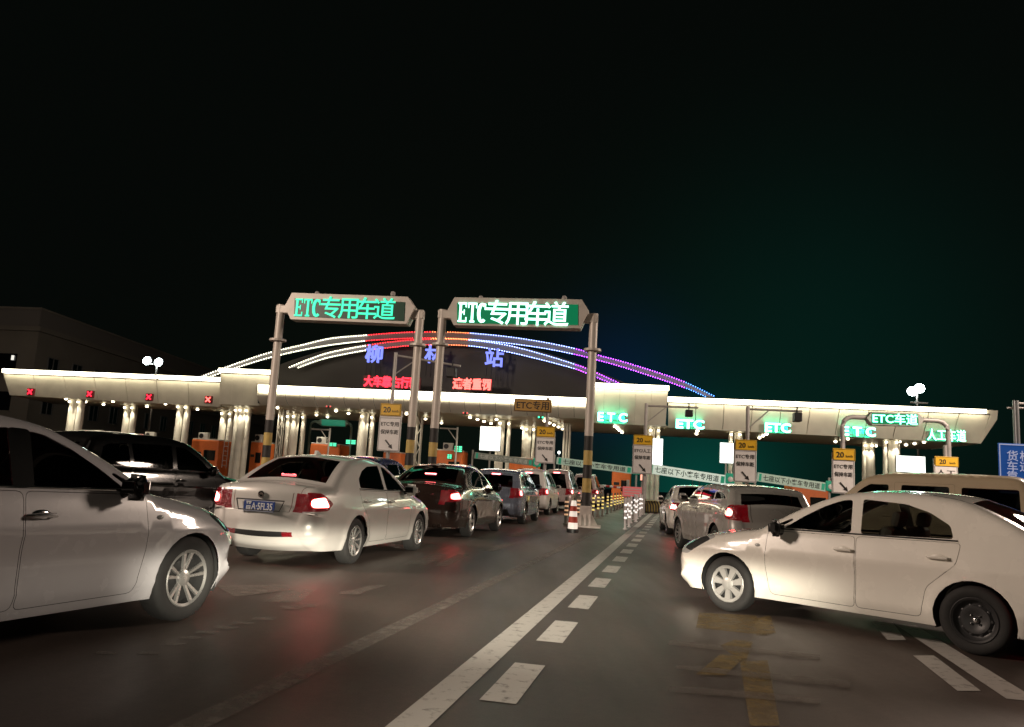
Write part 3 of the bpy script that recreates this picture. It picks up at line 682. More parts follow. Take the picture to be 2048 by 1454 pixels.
# ================================================================== SIGN POSTS
def rect(x0, y0, x1, y1, d):
    c = q((x0 + x1) / 2, (y0 + y1) / 2, d); k = d / FPX / math.cos(PITCH); return c, (x1 - x0) * k, (y1 - y0) * k
def arrow(mb, c, d, L):
    a = RAD(-48); M_ = Matrix.Translation((c.x, d, c.z)) @ Matrix.Rotation(-a, 4, 'Y'); w = L * .13
    mb.prism([(-L / 2, -w / 2), (L * .12, -w / 2), (L * .12, -w * 1.5), (L / 2, 0), (L * .12, w * 1.5), (L * .12, w / 2), (-L / 2, w / 2)], -.012, 0, M=M_)
def sign_post(d, ybox, wbox, lines, pole, lab, arms=(), noarrow=False, lit=False):
    c, w, h = rect(*ybox, d); px, py = pole; pt = q(px, py, d)
    t = pthing('sign_post', lab, 'road sign', (pt.x, d, 0), 'yellow and white lane sign posts')
    P().tube([(pt.x, d + .16, 0), (pt.x, d + .16, pt.z)], .085, 12).build('post', M_steel, t, smooth=True)
    for (ax, ay) in arms[:1]:
        e = q(ax, ay, d); zz = e.z
        P().tube([(pt.x, d + .16, pt.z - .12), (e.x, d + .16, zz)], .05, 8).build('arm', M_steel, t)
        P().tube([(pt.x, d + .16, pt.z - 1.0), (pt.x + .38 * (e.x - pt.x), d + .16, pt.z - .16)], .03, 6).build('brace', M_steel, t)
    for (ax, ay, bx, by) in arms[1:]:
        cc, ww, hh = rect(ax, ay, bx, by, d); cb = P(); cb.box((cc.x, d + .05, cc.z), (ww, .5, hh), bev=.03); cb.tube([(cc.x, d + .1, cc.z + hh / 2 - .05), (cc.x, d + .1, cc.z + hh / 2 + .35)], .03, 6); cb.build('camera', M_dark, t)
    yb = P().box((c.x, d, c.z), (w, .05, h), bev=.02).build('speed_panel', M_yellow, t)
    mb = P(); bw = .03 * h
    for sz in (-1, 1): mb.box((c.x, d - .028, c.z + sz * (h / 2 - h * .06)), (w * .95, .008, bw))
    for sx in (-1, 1): mb.box((c.x + sx * (w / 2 - h * .06), d - .028, c.z), (bw, .008, h * .9))
    mb.text('20', (c.x - w * .17, d - .03, c.z), h * .46, bold=.015, ext=.008); mb.text('km/h', (c.x + w * .24, d - .03, c.z - h * .1), h * .20, ext=.008)
    mb.build('lettering', M_ink, yb)
    if wbox:
        c, w, h = rect(*wbox, d)
        wb = P().box((c.x, d, c.z), (w, .05, h), bev=.02).build('lane_panel', M_signwhite, t)
        mb = P(); bw = .012 * h
        for sz in (-1, 1): mb.box((c.x, d - .027, c.z + sz * (h / 2 - .04)), (w * .94, .006, bw))
        for sx in (-1, 1): mb.box((c.x + sx * (w / 2 - .04), d - .027, c.z), (bw, .006, h * .95))
        for i, tx in enumerate(lines): mb.text(tx, (c.x, d - .03, c.z + h * (.30 - .235 * i)), h * .105, bold=.016, ext=.008, width=w * .80)
        if not noarrow: arrow(mb, Vector((c.x + w * .02, 0, c.z - h * .30)), d - .026, h * .34)
        mb.build('lettering', M_ink, wb)
        if True: P().prism([(c.x - w * .5, c.z - h * .5), (c.x + w * .5, c.z - h * .5), (c.x + w * .5, c.z + h * .5 + .3), (c.x - w * .5, c.z + h * .5 + .3)], d + .03, d + .07).build('back_plate', M_steel, t)
    return t
sign_post(34, (760, 807, 803, 832), (755.5, 834, 802, 903), ('ETC专用', '保持车距'), (790, 704), 'lane sign post left of the gantry posts, tallest with long camera arm', ((920, 731), (894, 735, 912, 755)))
sign_post(41, (1073, 853.5, 1109.5, 874), (1071, 875, 1109, 926), ('ETC专用', '保持车距'), (1096, 795), 'lane sign post behind the red lit vans, under the yellow ETC专用 board')
sign_post(40, (1267.5, 870.5, 1305, 890), (1265.5, 891, 1304, 947), ('ETC/人工', '保持车距'), (1293, 806), 'lane sign post reading ETC/人工 beside the striped crash cushion', ((1397, 815), (1371, 820, 1385, 833)))
sign_post(36, (1471.5, 880, 1512, 901), (1469, 902, 1511, 963), ('ETC专用', '保持车距'), (1497, 812), 'lane sign post above the grey hatchback with a camera on its arm', ((1606, 822), (1588, 826, 1602, 843)))
sign_post(36, (1667, 898, 1708, 921), (1666, 922, 1707, 985), ('ETC专用', '保持车距'), (1686, 885), 'lane sign post half hidden behind the windscreen of the beige van')
sign_post(37.4, (1872, 914, 1914, 933), (1871, 934, 1913, 996), ('人工', '保持车距'), (1893, 890), 'lane sign post on the right leg of the far green gantry', noarrow=True)
# yellow board ETC专用 on its own pole
d = 40.6; c, w, h = rect(1028, 798, 1103.5, 824, d)
t = pthing('yellow_board', 'yellow board reading ETC专用 in front of the bowed fascia', 'road sign', (c.x, d, c.z - h / 2))
yb = P().box((c.x, d, c.z), (w, .06, h), bev=.03).build('panel', mat('ochre_sign_face', (.50, .28, .06), .5, noise=.06), t)
mb = P(); mb.text('ETC专用', (c.x, d - .035, c.z), h * .50, bold=.012, ext=.008, width=w * .86)
for sz in (-1, 1): mb.box((c.x, d - .032, c.z + sz * h * .45), (w * .96, .008, .035))
for sx in (-1, 1): mb.box((c.x + sx * w * .48, d - .032, c.z), (.035, .008, h * .9))
mb.build('lettering', M_ink, yb)
P().tube([(c.x + w * .40, d + .1, c.z - .2), (c.x + w * .40, d + .35, c.z - .2)], .05, 6).build('bracket', M_steel, t)

# lit white boards under the canopy
for px0, py0, px1, py1, d, lab in ((959.5, 853, 1002, 902, 61.8, 'lit white board between the columns left of the yellow lane board'), (1297, 877, 1325, 935, 61.8, 'narrow lit white board right of the sign post reading ETC/人工'), (1440, 886, 1466, 926, 61.8, 'narrow lit white board left of the sign post above the grey hatchback'), (1794, 913, 1847, 944, 56, 'lit white board seen over the roof of the beige van')):
    c, w, h = rect(px0, py0, px1, py1, d); t = pthing('lit_board', lab, 'lit board', (c.x, d, 0), 'lit white boards')
    P().box((c.x, d, c.z), (w, .2, h), bev=.04).build('housing', M_acwhite, t); P().box((c.x, d - .105, c.z), (w * .95, .02, h * .95)).build('screen', M_lit, t)
    P().tube([(c.x, d + .2, 0), (c.x, d + .2, c.z + h * .3)], .07, 8).build('post', M_steel, t)

# sloping lane boards with writing
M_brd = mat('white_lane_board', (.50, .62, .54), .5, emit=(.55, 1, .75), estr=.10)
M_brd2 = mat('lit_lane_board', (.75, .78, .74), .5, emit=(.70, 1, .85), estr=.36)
M_brdg = mat('green_board_end', (.02, .32, .20), .5, emit=(0, .8, .45), estr=.12)
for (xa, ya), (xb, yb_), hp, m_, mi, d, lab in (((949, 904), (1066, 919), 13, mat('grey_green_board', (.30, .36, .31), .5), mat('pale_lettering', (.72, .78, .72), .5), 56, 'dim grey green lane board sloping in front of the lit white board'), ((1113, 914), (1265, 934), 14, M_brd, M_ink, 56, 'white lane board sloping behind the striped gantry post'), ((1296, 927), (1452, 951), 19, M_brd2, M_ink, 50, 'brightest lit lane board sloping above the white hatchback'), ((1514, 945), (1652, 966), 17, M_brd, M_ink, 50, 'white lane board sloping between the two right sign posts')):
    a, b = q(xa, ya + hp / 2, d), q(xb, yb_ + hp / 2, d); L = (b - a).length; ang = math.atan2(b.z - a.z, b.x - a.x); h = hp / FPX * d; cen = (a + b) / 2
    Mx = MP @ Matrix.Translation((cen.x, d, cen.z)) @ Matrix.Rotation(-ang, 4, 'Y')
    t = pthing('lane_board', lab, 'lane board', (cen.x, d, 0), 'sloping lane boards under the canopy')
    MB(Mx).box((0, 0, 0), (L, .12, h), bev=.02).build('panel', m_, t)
    MB(Mx).box((-L * .455, -.062, 0), (L * .035, .02, h * .8)).build('end_mark', M_brdg, t); MB(Mx).box((L * .455, -.062, 0), (L * .045, .02, h * .7)).build('end_mark', M_brdg, t)
    MB(Mx).text('七座以下小客车专用道', (0, -.065, 0), h * .50, bold=.01, ext=.01, width=L * .82).build('lettering', mi, t)
    c = q(xa - 4, ya + 4, d + .1); P().tube([(c.x, d + .15, 0), (c.x, d + .15, c.z + .3)], .07, 8).build('post', M_steel, t); c = q(xb + 8, yb_ + 6, d); P().tube([(c.x, d + .15, 0), (c.x, d + .15, c.z + .5)], .07, 8).build('post', M_steel, t)
    P().box((c.x, d - .1, c.z), (.55, .2, .62), bev=.08).build('end_box', M_brdg, t)
    P().ball((c.x, d - .22, c.z - .05), (.17, .05, .17), 10).build('emblem_disc', M_signwhite, t)

# ================================================================== TOLL BOOTHS
M_shut = mat('booth_glass', (.012, .014, .014), .1)
def booth(x0, y0, x1, d, lab, win=None):
    c, w, h = rect(x0, y0, x1, y0 + 10, d); zt = q((x0 + x1) / 2, y0, d).z; z0 = .25
    t = pthing('toll_booth', lab, 'toll booth', (c.x, d, 0), 'orange toll booths'); dep = 2.6
    P().box((c.x, d + dep / 2, (zt + z0) / 2), (w, dep, zt - z0), bev=.12).build('cabin', M_orange, t)
    P().box((c.x, d + dep / 2, zt + .02), (w * .96, dep * .96, .1), bev=.03).build('roof', M_acwhite, t)
    P().box((c.x, d + dep / 2, z0 / 2), (w * 1.05, dep * 1.6, z0), bev=.03).build('plinth', M_conc, t)
    P().box((c.x + w * .20, d - .01, zt - 1.35), (w * .42, .05, .9), bev=.02).build('window', M_shut, t)
    P().box((c.x - w * .25, d - .015, zt - 1.2), (w * .28, .04, .22)).build('vent', M_dark, t)
def ac(x0, y0, x1, y1, d, lab):
    c, w, h = rect(x0, y0, x1, y1, d); t = pthing('air_conditioner', lab, 'air conditioner', (c.x, d, c.z - h / 2), 'air conditioners on the booths')
    P().box((c.x, d, c.z), (w, .4, h), bev=.03).build('casing', M_acwhite, t)
    P().lathe([(0, 0), (h * .34, 0), (h * .36, .02), (h * .34, .03)], 18, Matrix.Translation((c.x - w * .18, d - .21, c.z)) @ Matrix.Rotation(RAD(90), 4, 'X')).build('fan_grille', M_dark, t)
DBO = 66.
booth(380, 879, 441, DBO, 'orange toll booth left of the columns under the left canopy block')
booth(150, 861, 197, DBO, 'orange toll booth behind the roof of the white sedan on the left')
booth(500, 884, 527, DBO, 'narrow orange toll booth between the columns and the left gantry post')
booth(618, 888, 682, DBO, 'orange toll booth below the teal gantry sign')
booth(765, 905, 803, DBO, 'orange toll booth behind the leftmost sign post')
booth(871, 901, 926, DBO, 'orange toll booth behind the roof of the black sedan')
booth(1015, 916, 1075, DBO, 'orange toll booth behind the dim sloping lane board')
booth(1587, 968, 1655, DBO - 8, 'dull orange toll booth behind the white lane board on the right')
booth(1225, 938, 1262, DBO, 'toll booth in shade behind the white lane board and crash cushion')
ac(188, 860, 205, 874, DBO + .4, 'air conditioner on the booth behind the white sedan roof')
ac(291, 864, 312, 877, DBO + .4, 'air conditioner over the roof of the black sedan on the left')
ac(398, 865, 419, 879, DBO + .4, 'air conditioner on the wide orange booth by the ladder')
ac(511, 869, 528, 883.5, DBO + .4, 'air conditioner on the narrow booth beside the left gantry post')
ac(634, 874, 655, 888, DBO + .4, 'air conditioner on the booth below the teal gantry sign')
ac(887, 886, 907, 900, DBO + .4, 'air conditioner on the booth behind the black sedan')
booth(283, 877, 322, DBO, 'orange toll booth hidden behind the black sedan on the left')
# small green status panels and lamps on the booths
for x0, y0, x1, y1, lab in ((657, 885, 674, 893, 'small lit green panel on the booth below the teal gantry sign'), (690, 879, 713, 889, 'lit green panel right of the teal gantry sign'), (908, 891, 925, 905, 'lit green panel on the booth behind the black sedan'), (894, 908, 904, 918, 'round green lamp above the roof of the black sedan')):
    c, w, h = rect(x0, y0, x1, y1, DBO - .6); t = pthing('status_panel', lab, 'lane light', (c.x, DBO - .6, c.z - h / 2), 'small green lane lights')
    P().box((c.x, DBO - .5, c.z), (w, .16, h), bev=.02).build('housing', M_dark, t)
    mb = P()
    for k in (-1, 1):
        for j in (-1, 0, 1): mb.box((c.x + k * w * .24, DBO - .6, c.z + j * h * .3), (w * .38, .03, h * .2))
    mb.build('lamp', glow('pale_green_led', (.10, 1, .5), 1.6), t)
# T shaped camera poles behind the booths
for xb, yt, xl, xr, lab in ((660, 860, 622, 662, 'thin T shaped pole below the teal gantry sign'), (915, 858, 880, 917, 'thin T shaped pole right of the second gantry post')):
    a = q(xb, yt, 63); e = q(xl, yt - 1, 63); t = pthing('camera_pole', lab, 'camera pole', (a.x, 63, 0), 'thin camera poles')
    P().tube([(a.x, 63, 0), (a.x, 63, a.z + .15)], .08, 8).build('pole', M_steel, t); P().tube([(a.x, 63, a.z), (e.x, 63, a.z)], .06, 8).build('arm', M_steel, t); P().tube([(a.x, 63, a.z - 1.), (a.x - .8, 63, a.z)], .04, 6).build('brace', M_steel, t)

# ================================================================== POSTS, CONES AND CRASH CUSHION AT THE ISLANDS
M_refy = mat('glowing_yellow_reflector', (.75, .6, .15), .4, emit=(1, .75, .22), estr=.9)  # reflector faces glow to imitate returned headlight
M_refw = mat('glowing_white_reflector', (.85, .83, .8), .4, emit=(1, .95, .9), estr=1.1)
M_refo = mat('glowing_orange_reflector', (.8, .5, .3), .4, emit=(1, .55, .3), estr=.6)
M_flex = mat('grey_flex_post', (.18, .16, .13), .6)
def bollard(p, h, r, m, n, lab, grp, body=None, head=True):
    t = thing('reflector_post', lab, 'reflector post', (p.x, p.y, 0), 0, grp)
    M_ = Matrix.Translation((p.x, p.y, 0)); MB(M_).lathe([(0, 0), (r * 1.8, 0), (r * 1.8, .03), (r, .05), (r, h), (r * .5, h + .02), (0, h + .02)], 12).build('post', body or M_flex, t, smooth=True)
    for k in range(n):
        z = h * (.34 + .62 * k / n); MB(M_).lathe([(r * .9, z), (r + .006, z), (r + .006, z + h * .06), (r * .9, z + h * .06)], 12).build('reflective_band', m, t, smooth=True)
yellows = [(1185.5, 1038), (1195.5, 1034), (1204.5, 1032.5), (1214.5, 1028), (1222, 1025), (1229, 1022), (1234.5, 1020), (1240, 1018), (1245, 1016)]
for i, (x, y) in enumerate(yellows):
    bollard(gnd(x, y), .95, .042, M_refy, 4, 'reflector post with four yellow bands in the row right of the gantry plinth', 'yellow banded posts')
rw = random.Random(3)
for i in range(11):
    t_ = i / 10; a = gnd(1253, 1059); b = gnd(1283, 1029.5); p = a.lerp(b, t_) + Vector((rw.uniform(-.08, .08), rw.uniform(-.2, .2), 0))
    bollard(p, rw.uniform(.88, 1.04), .038, M_refw, 3, 'white post with bright reflective bands in the row beside the lane line', 'white banded posts', mat('white_post_paint', (.70, .66, .66), .5))
for x, y, lb in ((1131.5, 1049, 'orange banded post left of the striped drum'), (1156, 1042, 'orange banded post between the drum and the gantry plinth')):
    bollard(gnd(x, y), .85, .055, M_refo, 4, lb, None)
p = gnd(1145, 1065); t = thing('striped_drum', 'red and white striped traffic cone in front of the gantry plinth', 'traffic cone', tuple(p)); M_ = Matrix.Translation(p)
prof = [(.13, .1), (.125, .26), (.11, .42), (.10, .56), (.085, .70), (.06, .84), (.05, .86)]
MB(M_).lathe([(0, 0), (.16, 0), (.16, .10), (.13, .1)], 20).build('base', M_black, t, smooth=True)
for i in range(5):
    (ra, za), (rb, zb) = prof[i], prof[i + 1]
    MB(M_).lathe([(0, za), (ra, za), (rb, zb), (0, zb)], 20).build('band', [mat('glowing_white_cone_band', (.85, .8, .75), .45, emit=(1, .88, .75), estr=.55), mat('red_cone_band', (.55, .07, .04), .5)][i % 2], t, smooth=True)  # white bands glow in place of returned headlight
P_ = gndp(1302, 1026)
t = pthing('crash_cushion', 'yellow and black chevron crash cushion at the nose of the toll island', 'crash cushion', (P_.x, P_.y, 0))
c0 = q(1288, 1000, P_.y); c1 = q(1322, 1000, P_.y); w = c1.x - c0.x; hh = c0.z
body = P(); body.box((c0.x + w / 2, P_.y + 2.0, hh / 2), (w * .94, 4, hh), bev=.18); body.build('body', mat('yellow_crash_paint', (.36, .28, .08), .6, noise=.12), t, smooth=True)
for k in range(6):
    a = c0.x + w * .06 + k * w * .16
    P().prism([(a, .03), (a + w * .07, .03), (a + w * .05, hh * .6), (a - w * .06, hh * .97), (a - w * .13 if k else a - w * .03, hh * .97), (a - w * .02, hh * .6)], P_.y - .012, P_.y + .05).build('chevron', M_bandk, t)
d = P_.y - 2; c, w, h = rect(1246, 974, 1284, 993, d)
t = pthing('barrier_board', 'board on legs with painted red tail light left of the crash cushion', 'barrier board', (c.x, d, 0))
P().box((c.x, d, c.z), (w, .06, h), bev=.01).build('panel', mat('tail_lit_board_face', (.55, .12, .12), .5, emit=(1, .25, .25), estr=.25), t)  # red of the tail lights put into the board's colour and glow
mb = P()
for k in (-1, 0, 1): mb.box((c.x, d - .034, c.z + k * h * .27), (w * .8, .008, h * .1))
mb.build('white_bars', mat('tail_lit_bar', (.75, .55, .52), .5), t)
mb = P()
for sx in (-.4, .4): mb.tube([(c.x + sx * w, d + .05, 0), (c.x + sx * w, d + .05, c.z)], .03, 6)
mb.build('leg', M_steel, t)
d = P_.y + 5
for x0, y0, x1, y1, m_, lb in ((1280, 948, 1288, 962, M_refo, 'small glowing red lamp box under the ETC/人工 sign'), (1253, 960, 1259, 974, M_acwhite, 'slim white cabinet left of the ETC/人工 sign post')):
    c, w, h = rect(x0, y0, x1, y1, d); t = pthing('lane_cabinet', lb, 'cabinet', (c.x, d, 0))
    P().box((c.x, d, c.z), (w, .3, h), bev=.03).build('housing', M_acwhite if m_ is M_acwhite else M_dark, t); P().box((c.x, d - .16, c.z), (w * .8, .03, h * .8)).build('face', m_ if m_ is M_acwhite else glow('salmon_lamp', (1, .42, .28), 1.6), t)
    P().tube([(c.x, d + .05, 0), (c.x, d + .05, c.z)], .05, 6).build('leg', M_steel, t)
# lane barrier arms far in the lanes
for xa, ya, xb, yb_, d, lb in ((1205, 971, 1262, 978, 54, 'white and red barrier arm across the lane left of the crash cushion'),):
    a, b = q(xa, ya, d), q(xb, yb_, d); t = pthing('lane_barrier', lb, 'lane barrier', (a.x, d, 0)); n = 8
    for i in range(n): P().tube([a.lerp(b, i / n), a.lerp(b, (i + 1) / n)], .07, 8).build('boom', [M_signwhite, mat('red_paint', (.5, .03, .03), .5)][i % 2], t)
    P().box((a.x - .1, d, a.z / 2), (.4, .4, a.z + .1), bev=.04).build('cabinet', M_acwhite, t)
# far lamps beyond the toll lanes
for px, py, d, lb in ((1228, 963, 150, 'far white street lamp seen through the lane left of the crash cushion'), (1306, 967, 110, 'bright far lamp beside the crash cushion under the ETC/人工 sign'), (1386, 952, 160, 'left of two faint far lamps over the small white sedan'), (1399, 953, 160, 'right of two faint far lamps over the small white sedan'), (1118, 905, 150, 'far lamp seen between the three upright pipes and the lane sign post')):
    c = q(px, py, d); t = pthing('street_lamp', lb, 'street lamp', (c.x, d, 0), 'far street lamps')
    P().tube([(c.x, d + .3, 0), (c.x, d + .3, c.z + .2)], .08, 6).build('pole', M_steel, t); P().ball((c.x, d, c.z), (.26, .2, .3), 8).build('lamp', glow('far_lamp', (.95, 1, .95), 4.), t)
# blue road sign at the right edge
d = 30.; c, w, h = rect(2006, 893, 2110, 985, d); pt = q(2036, 800, d)
t = pthing('blue_road_sign', 'blue sign with white characters on a tall pole at the right edge', 'road sign', (pt.x, d, 0))
P().tube([(pt.x, d + .18, 0), (pt.x, d + .18, pt.z)], .10, 12).build('pole', mat('galvanised_pole', (.34, .36, .37), .4, .5), t, smooth=True)
P().tube([(pt.x - .28, d + .18, pt.z - .28), (pt.x + .3, d + .18, pt.z - .26)], .04, 6).build('crossbar', M_steel, t); P().tube([(pt.x, d + .18, pt.z - .1), (pt.x + 1.6, d + .18, pt.z - .12)], .05, 8).build('arm', M_steel, t)
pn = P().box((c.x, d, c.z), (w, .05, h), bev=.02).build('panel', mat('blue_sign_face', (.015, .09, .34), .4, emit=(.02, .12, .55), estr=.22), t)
mb = P()
for sx in (-1, 1): mb.box((c.x + sx * w * .478, d - .028, c.z), (.035, .01, h * .97))
for sz in (-1, 1): mb.box((c.x, d - .028, c.z + sz * h * .475), (w * .97, .01, .035))
for i, (x, y, ch) in enumerate(((2024, 912, '货'), (2024, 933, '车'), (2024, 953, '靠'), (2050, 913, '柜'), (2050, 934, '道'))):
    e = q(x, y, d); mb.text(ch, (e.x, d - .03, e.z), 15 / FPX * d, bold=.008, ext=.01)
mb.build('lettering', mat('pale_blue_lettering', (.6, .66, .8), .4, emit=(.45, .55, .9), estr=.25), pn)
# ================================================================== CARS
M_glass = glass('tinted_glass', (.16, .17, .165)); M_glassd = glass('dark_tinted_glass', (.05, .052, .05)); M_glassl = glass('light_tinted_glass', (.38, .40, .38))
M_under = mat('underbody', (.01, .01, .01), .8)
M_trim = mat('black_gloss_trim', (.008, .008, .008), .18, coat=.5)
M_chrome = mat('chrome', (.75, .75, .75), .12, 1.)
M_alloy = mat('alloy_wheel', (.60, .59, .57), .28, .85, noise=.06)
M_hub = mat('silver_hubcap', (.33, .325, .31), .38, .4, noise=.08)
M_steelw = mat('black_steel_wheel', (.035, .035, .036), .45, .3)
M_seat = mat('seat_fabric', (.10, .09, .08), .8); M_seatl = mat('beige_seat_fabric', (.32, .27, .2), .8)
M_tail = mat('red_lamp_plastic', (.22, .003, .008), .12, coat=1., emit=(1, .0, .03), estr=.02, bump=.7, bscale=45, noise=.3, nscale=18)
M_taillit = mat('red_lamp_plastic_lit', (.16, .002, .006), .12, coat=1., emit=(1, .005, .03), estr=.05, bump=.7, bscale=45, noise=.3, nscale=18)
M_brake = glow('brake_lamp', (1, .07, .07), 20.)
M_brakehot = glow('brake_lamp_hot', (1, .10, .09), 34.)
M_bar = glow('high_brake_bar', (1, .14, .15), 16.)
M_lens = mat('headlamp_lens', (.55, .55, .54), .08, .2, coat=1.)
M_lensd = mat('headlamp_inside', (.10, .10, .10), .15, .5, coat=1.)
M_plate = mat('blue_plate', (.02, .06, .27), .4)
M_pltx = mat('plate_lettering', (.72, .74, .76), .4)

def resample(poly_, mx=.07, closed=True):
    out = []; n = len(poly_)
    for i in range(n if closed else n - 1):
        a = np.array(poly_[i], float); b = np.array(poly_[(i + 1) % n], float); k = max(1, int(math.ceil(np.linalg.norm(b - a) / mx)))
        for j in range(k): out.append(tuple(a + (b - a) * j / k))
    if not closed: out.append(tuple(poly_[-1]))
    return out
def inpoly(pts, poly_):
    x, y = pts[:, 0], pts[:, 1]; r = np.zeros(len(pts), bool); n = len(poly_)
    for i in range(n):
        x1, y1 = poly_[i]; x2, y2 = poly_[(i + 1) % n]
        if y1 == y2: continue
        c = ((y1 > y) != (y2 > y)) & (x < (x2 - x1) * (y - y1) / (y2 - y1) + x1); r ^= c
    return r
def segdist(pts, line):
    """distance, segment index and parameter to a polyline"""
    best = np.full(len(pts), 1e9); bi = np.zeros(len(pts), int); bt = np.zeros(len(pts))
    for i in range(len(line) - 1):
        a = line[i]; d = line[i + 1] - a; L = d @ d
        if L < 1e-12: continue
        t = np.clip(((pts - a) @ d) / L, 0, 1); e = pts - (a + t[:, None] * d); dd = np.sqrt((e ** 2).sum(1)); mk = dd < best
        best[mk] = dd[mk]; bi[mk] = i; bt[mk] = t[mk]
    return best, bi, bt
def offset_poly(poly_, d):
    n = len(poly_); P_ = [np.array(p, float) for p in poly_]; area = sum(P_[i][0] * P_[(i + 1) % n][1] - P_[(i + 1) % n][0] * P_[i][1] for i in range(n)); sg = 1 if area > 0 else -1; out = []
    for i in range(n):
        a, b, c = P_[i - 1], P_[i], P_[(i + 1) % n]; u = (b - a) / (np.linalg.norm(b - a) + 1e-9); v = (c - b) / (np.linalg.norm(c - b) + 1e-9)
        n1 = np.array([-u[1], u[0]]) * sg; n2 = np.array([-v[1], v[0]]) * sg; m_ = n1 + n2; m_ /= max(.4, m_ @ m_ / 2) ; out.append(tuple(b + m_ * d))
    return out
def rounded(poly_, r=.04, n=4):
    out = []; N = len(poly_)
    for i in range(N):
        a, b, c = (np.array(poly_[j % N], float) for j in (i - 1, i, i + 1)); la, lc = np.linalg.norm(a - b), np.linalg.norm(c - b); rr = min(r, la * .45, lc * .45); p0 = b + (a - b) / la * rr; p2 = b + (c - b) / lc * rr
        for k in range(n + 1):
            t = k / n; out.append(tuple((1 - t) ** 2 * p0 + 2 * t * (1 - t) * b + t * t * p2))
    return out

def car_mesh(sp):
    """side sheets (outline in x,z; half width as a function) plus the strip that joins them over nose, bonnet, roof and tail.
    x runs back from the front bumper, z up. Returns {part: (verts, faces, normals)}"""
    top = sp['top']; per = sp.get('per', 6)
    S = spline([(p[0], p[1], p[2], p[4] if len(p) > 4 else .03) for p in top], per); lab = []
    for p in top[:-1]: lab += [p[3]] * per
    S = np.array(S); L2_ = S[:, :2]
    tang = np.gradient(L2_, axis=0); tang /= np.linalg.norm(tang, axis=1)[:, None]; nl = np.stack([-tang[:, 1], tang[:, 0]], 1)
    zs = sp['sill']; outl = [tuple(p) for p in L2_]
    def arch(xc, zc, R, rev=True):
        a0 = math.asin(max(-1, min(1, (zs - zc) / R))); n = 16; return [(xc + R * math.cos(a0 + (math.pi - 2 * a0) * k / n), zc + R * math.sin(a0 + (math.pi - 2 * a0) * k / n)) for k in range(n + 1)]
    Ra = sp['arch']
    for xc in (sp['xr'], sp['xf']): outl += arch(xc, sp['zw'], Ra)
    outl_r = resample(outl, .07)
    W0 = sp['W']; gt = np.array(spline(sp['section'], 8)); Lc = sp['L']; bs = sp.get('rise', .0)
    def base(x, z):
        zz = z - bs * (x - Lc / 2) * np.clip((z - .5) / .3, 0, 1)
        w = W0 * np.interp(zz, gt[:, 0], gt[:, 1])
        u = np.clip((sp['fx'] - x) / sp['fx'], 0, 1); v = np.clip((x - (Lc - sp['rx'])) / sp['rx'], 0, 1)
        w = w * (1 - sp['fa'] * u ** 2.2) * (1 - sp['ra'] * v ** 2.2)
        up = np.clip((z - .95) / .4, 0, 1); w = w * (1 - sp.get('ga', .06) * up * np.clip((x - Lc * .55) / (Lc * .35), 0, 1) ** 2)
        zc = sp['crease'][0] + sp['crease'][1] * x; w = w + sp['crease'][2] * np.where(z > zc, np.exp(-(z - zc) / .10), np.exp(-(zc - z) / .03))
        if 'crease2' in sp:
            zc = sp['crease2'][0] + sp['crease2'][1] * x; w = w + sp['crease2'][2] * np.where(z < zc, np.exp(-(zc - z) / .09), np.exp(-(z - zc) / .03))
        for xc in (sp['xf'], sp['xr']):
            dd = np.hypot(x - xc, z - sp['zw']); w = w + sp.get('flare', .014) * np.exp(-((dd - Ra) / .07) ** 2)
        return w
    def surf(P_):
        d, bi, bt = segdist(P_, L2_); r = S[bi, 2] * (1 - bt) + S[np.minimum(bi + 1, len(S) - 1), 2] * bt
        x, z = P_[:, 0], P_[:, 1]; w = base(x, z); c = np.clip((r - d) / r, 0, 1); y = w - r + r * np.sqrt(np.clip(1 - c * c, 0, 1))
        e = .004; gx = (base(x + e, z) - base(x - e, z)) / (2 * e); gz = (base(x, z + e) - base(x, z - e)) / (2 * e)
        nW = np.stack([-gx, np.ones_like(gx), -gz], 1); nW /= np.linalg.norm(nW, axis=1)[:, None]
        n2 = nl[bi] * (1 - bt)[:, None] + nl[np.minimum(bi + 1, len(S) - 1)] * bt[:, None]; n2 /= np.linalg.norm(n2, axis=1)[:, None] + 1e-9
        N = np.sqrt(np.clip(1 - c * c, 0, 1))[:, None] * nW + c[:, None] * np.stack([n2[:, 0], np.zeros(len(P_)), n2[:, 1]], 1)
        return y, N / np.linalg.norm(N, axis=1)[:, None]
    # ---- side sheet triangulation
    regs = sp['regions']; edges = []; V = []
    def addloop(lp, closed=True):
        k = len(V); V.extend(lp); n = len(lp)
        for i in range(n if closed else n - 1): edges.append((k + i, k + (i + 1) % n))
    addloop(outl_r)
    R2 = []
    for name, pl in regs:
        if name.startswith('door'):
            pl = rounded(pl, .05, 3); ins = offset_poly(pl, sp.get('gap', .0045)); R2.append((name, ins, pl)); addloop(resample(pl)); addloop(resample(ins))
        elif name.startswith('line'):
            ins = offset_poly(pl, .002); R2.append((name, pl, None)); addloop(resample(pl))
        else:
            pl = rounded(pl, sp.get('cr', .035), 3) if name != 'bumper' else pl; R2.append((name, pl, None)); addloop(resample(pl))
    xs = [0, Lc]
    zc = sp['crease']; addloop(resample([(.3, zc[0] + .3 * zc[1]), (Lc - .2, zc[0] + (Lc - .2) * zc[1])], .07, False), False)
    crl = [np.array([(.3, zc[0] + .3 * zc[1]), (Lc - .2, zc[0] + (Lc - .2) * zc[1])])]
    if 'crease2' in sp:
        z2 = sp['crease2']; crl.append(np.array([(sp['xf'] + Ra + .02, z2[0] + (sp['xf'] + Ra) * z2[1]), (sp['xr'] - Ra - .02, z2[0] + (sp['xr'] - Ra) * z2[1])])); addloop(resample([tuple(p) for p in crl[1]], .07, False), False)
    G = sp.get('grid', .075); gp = []
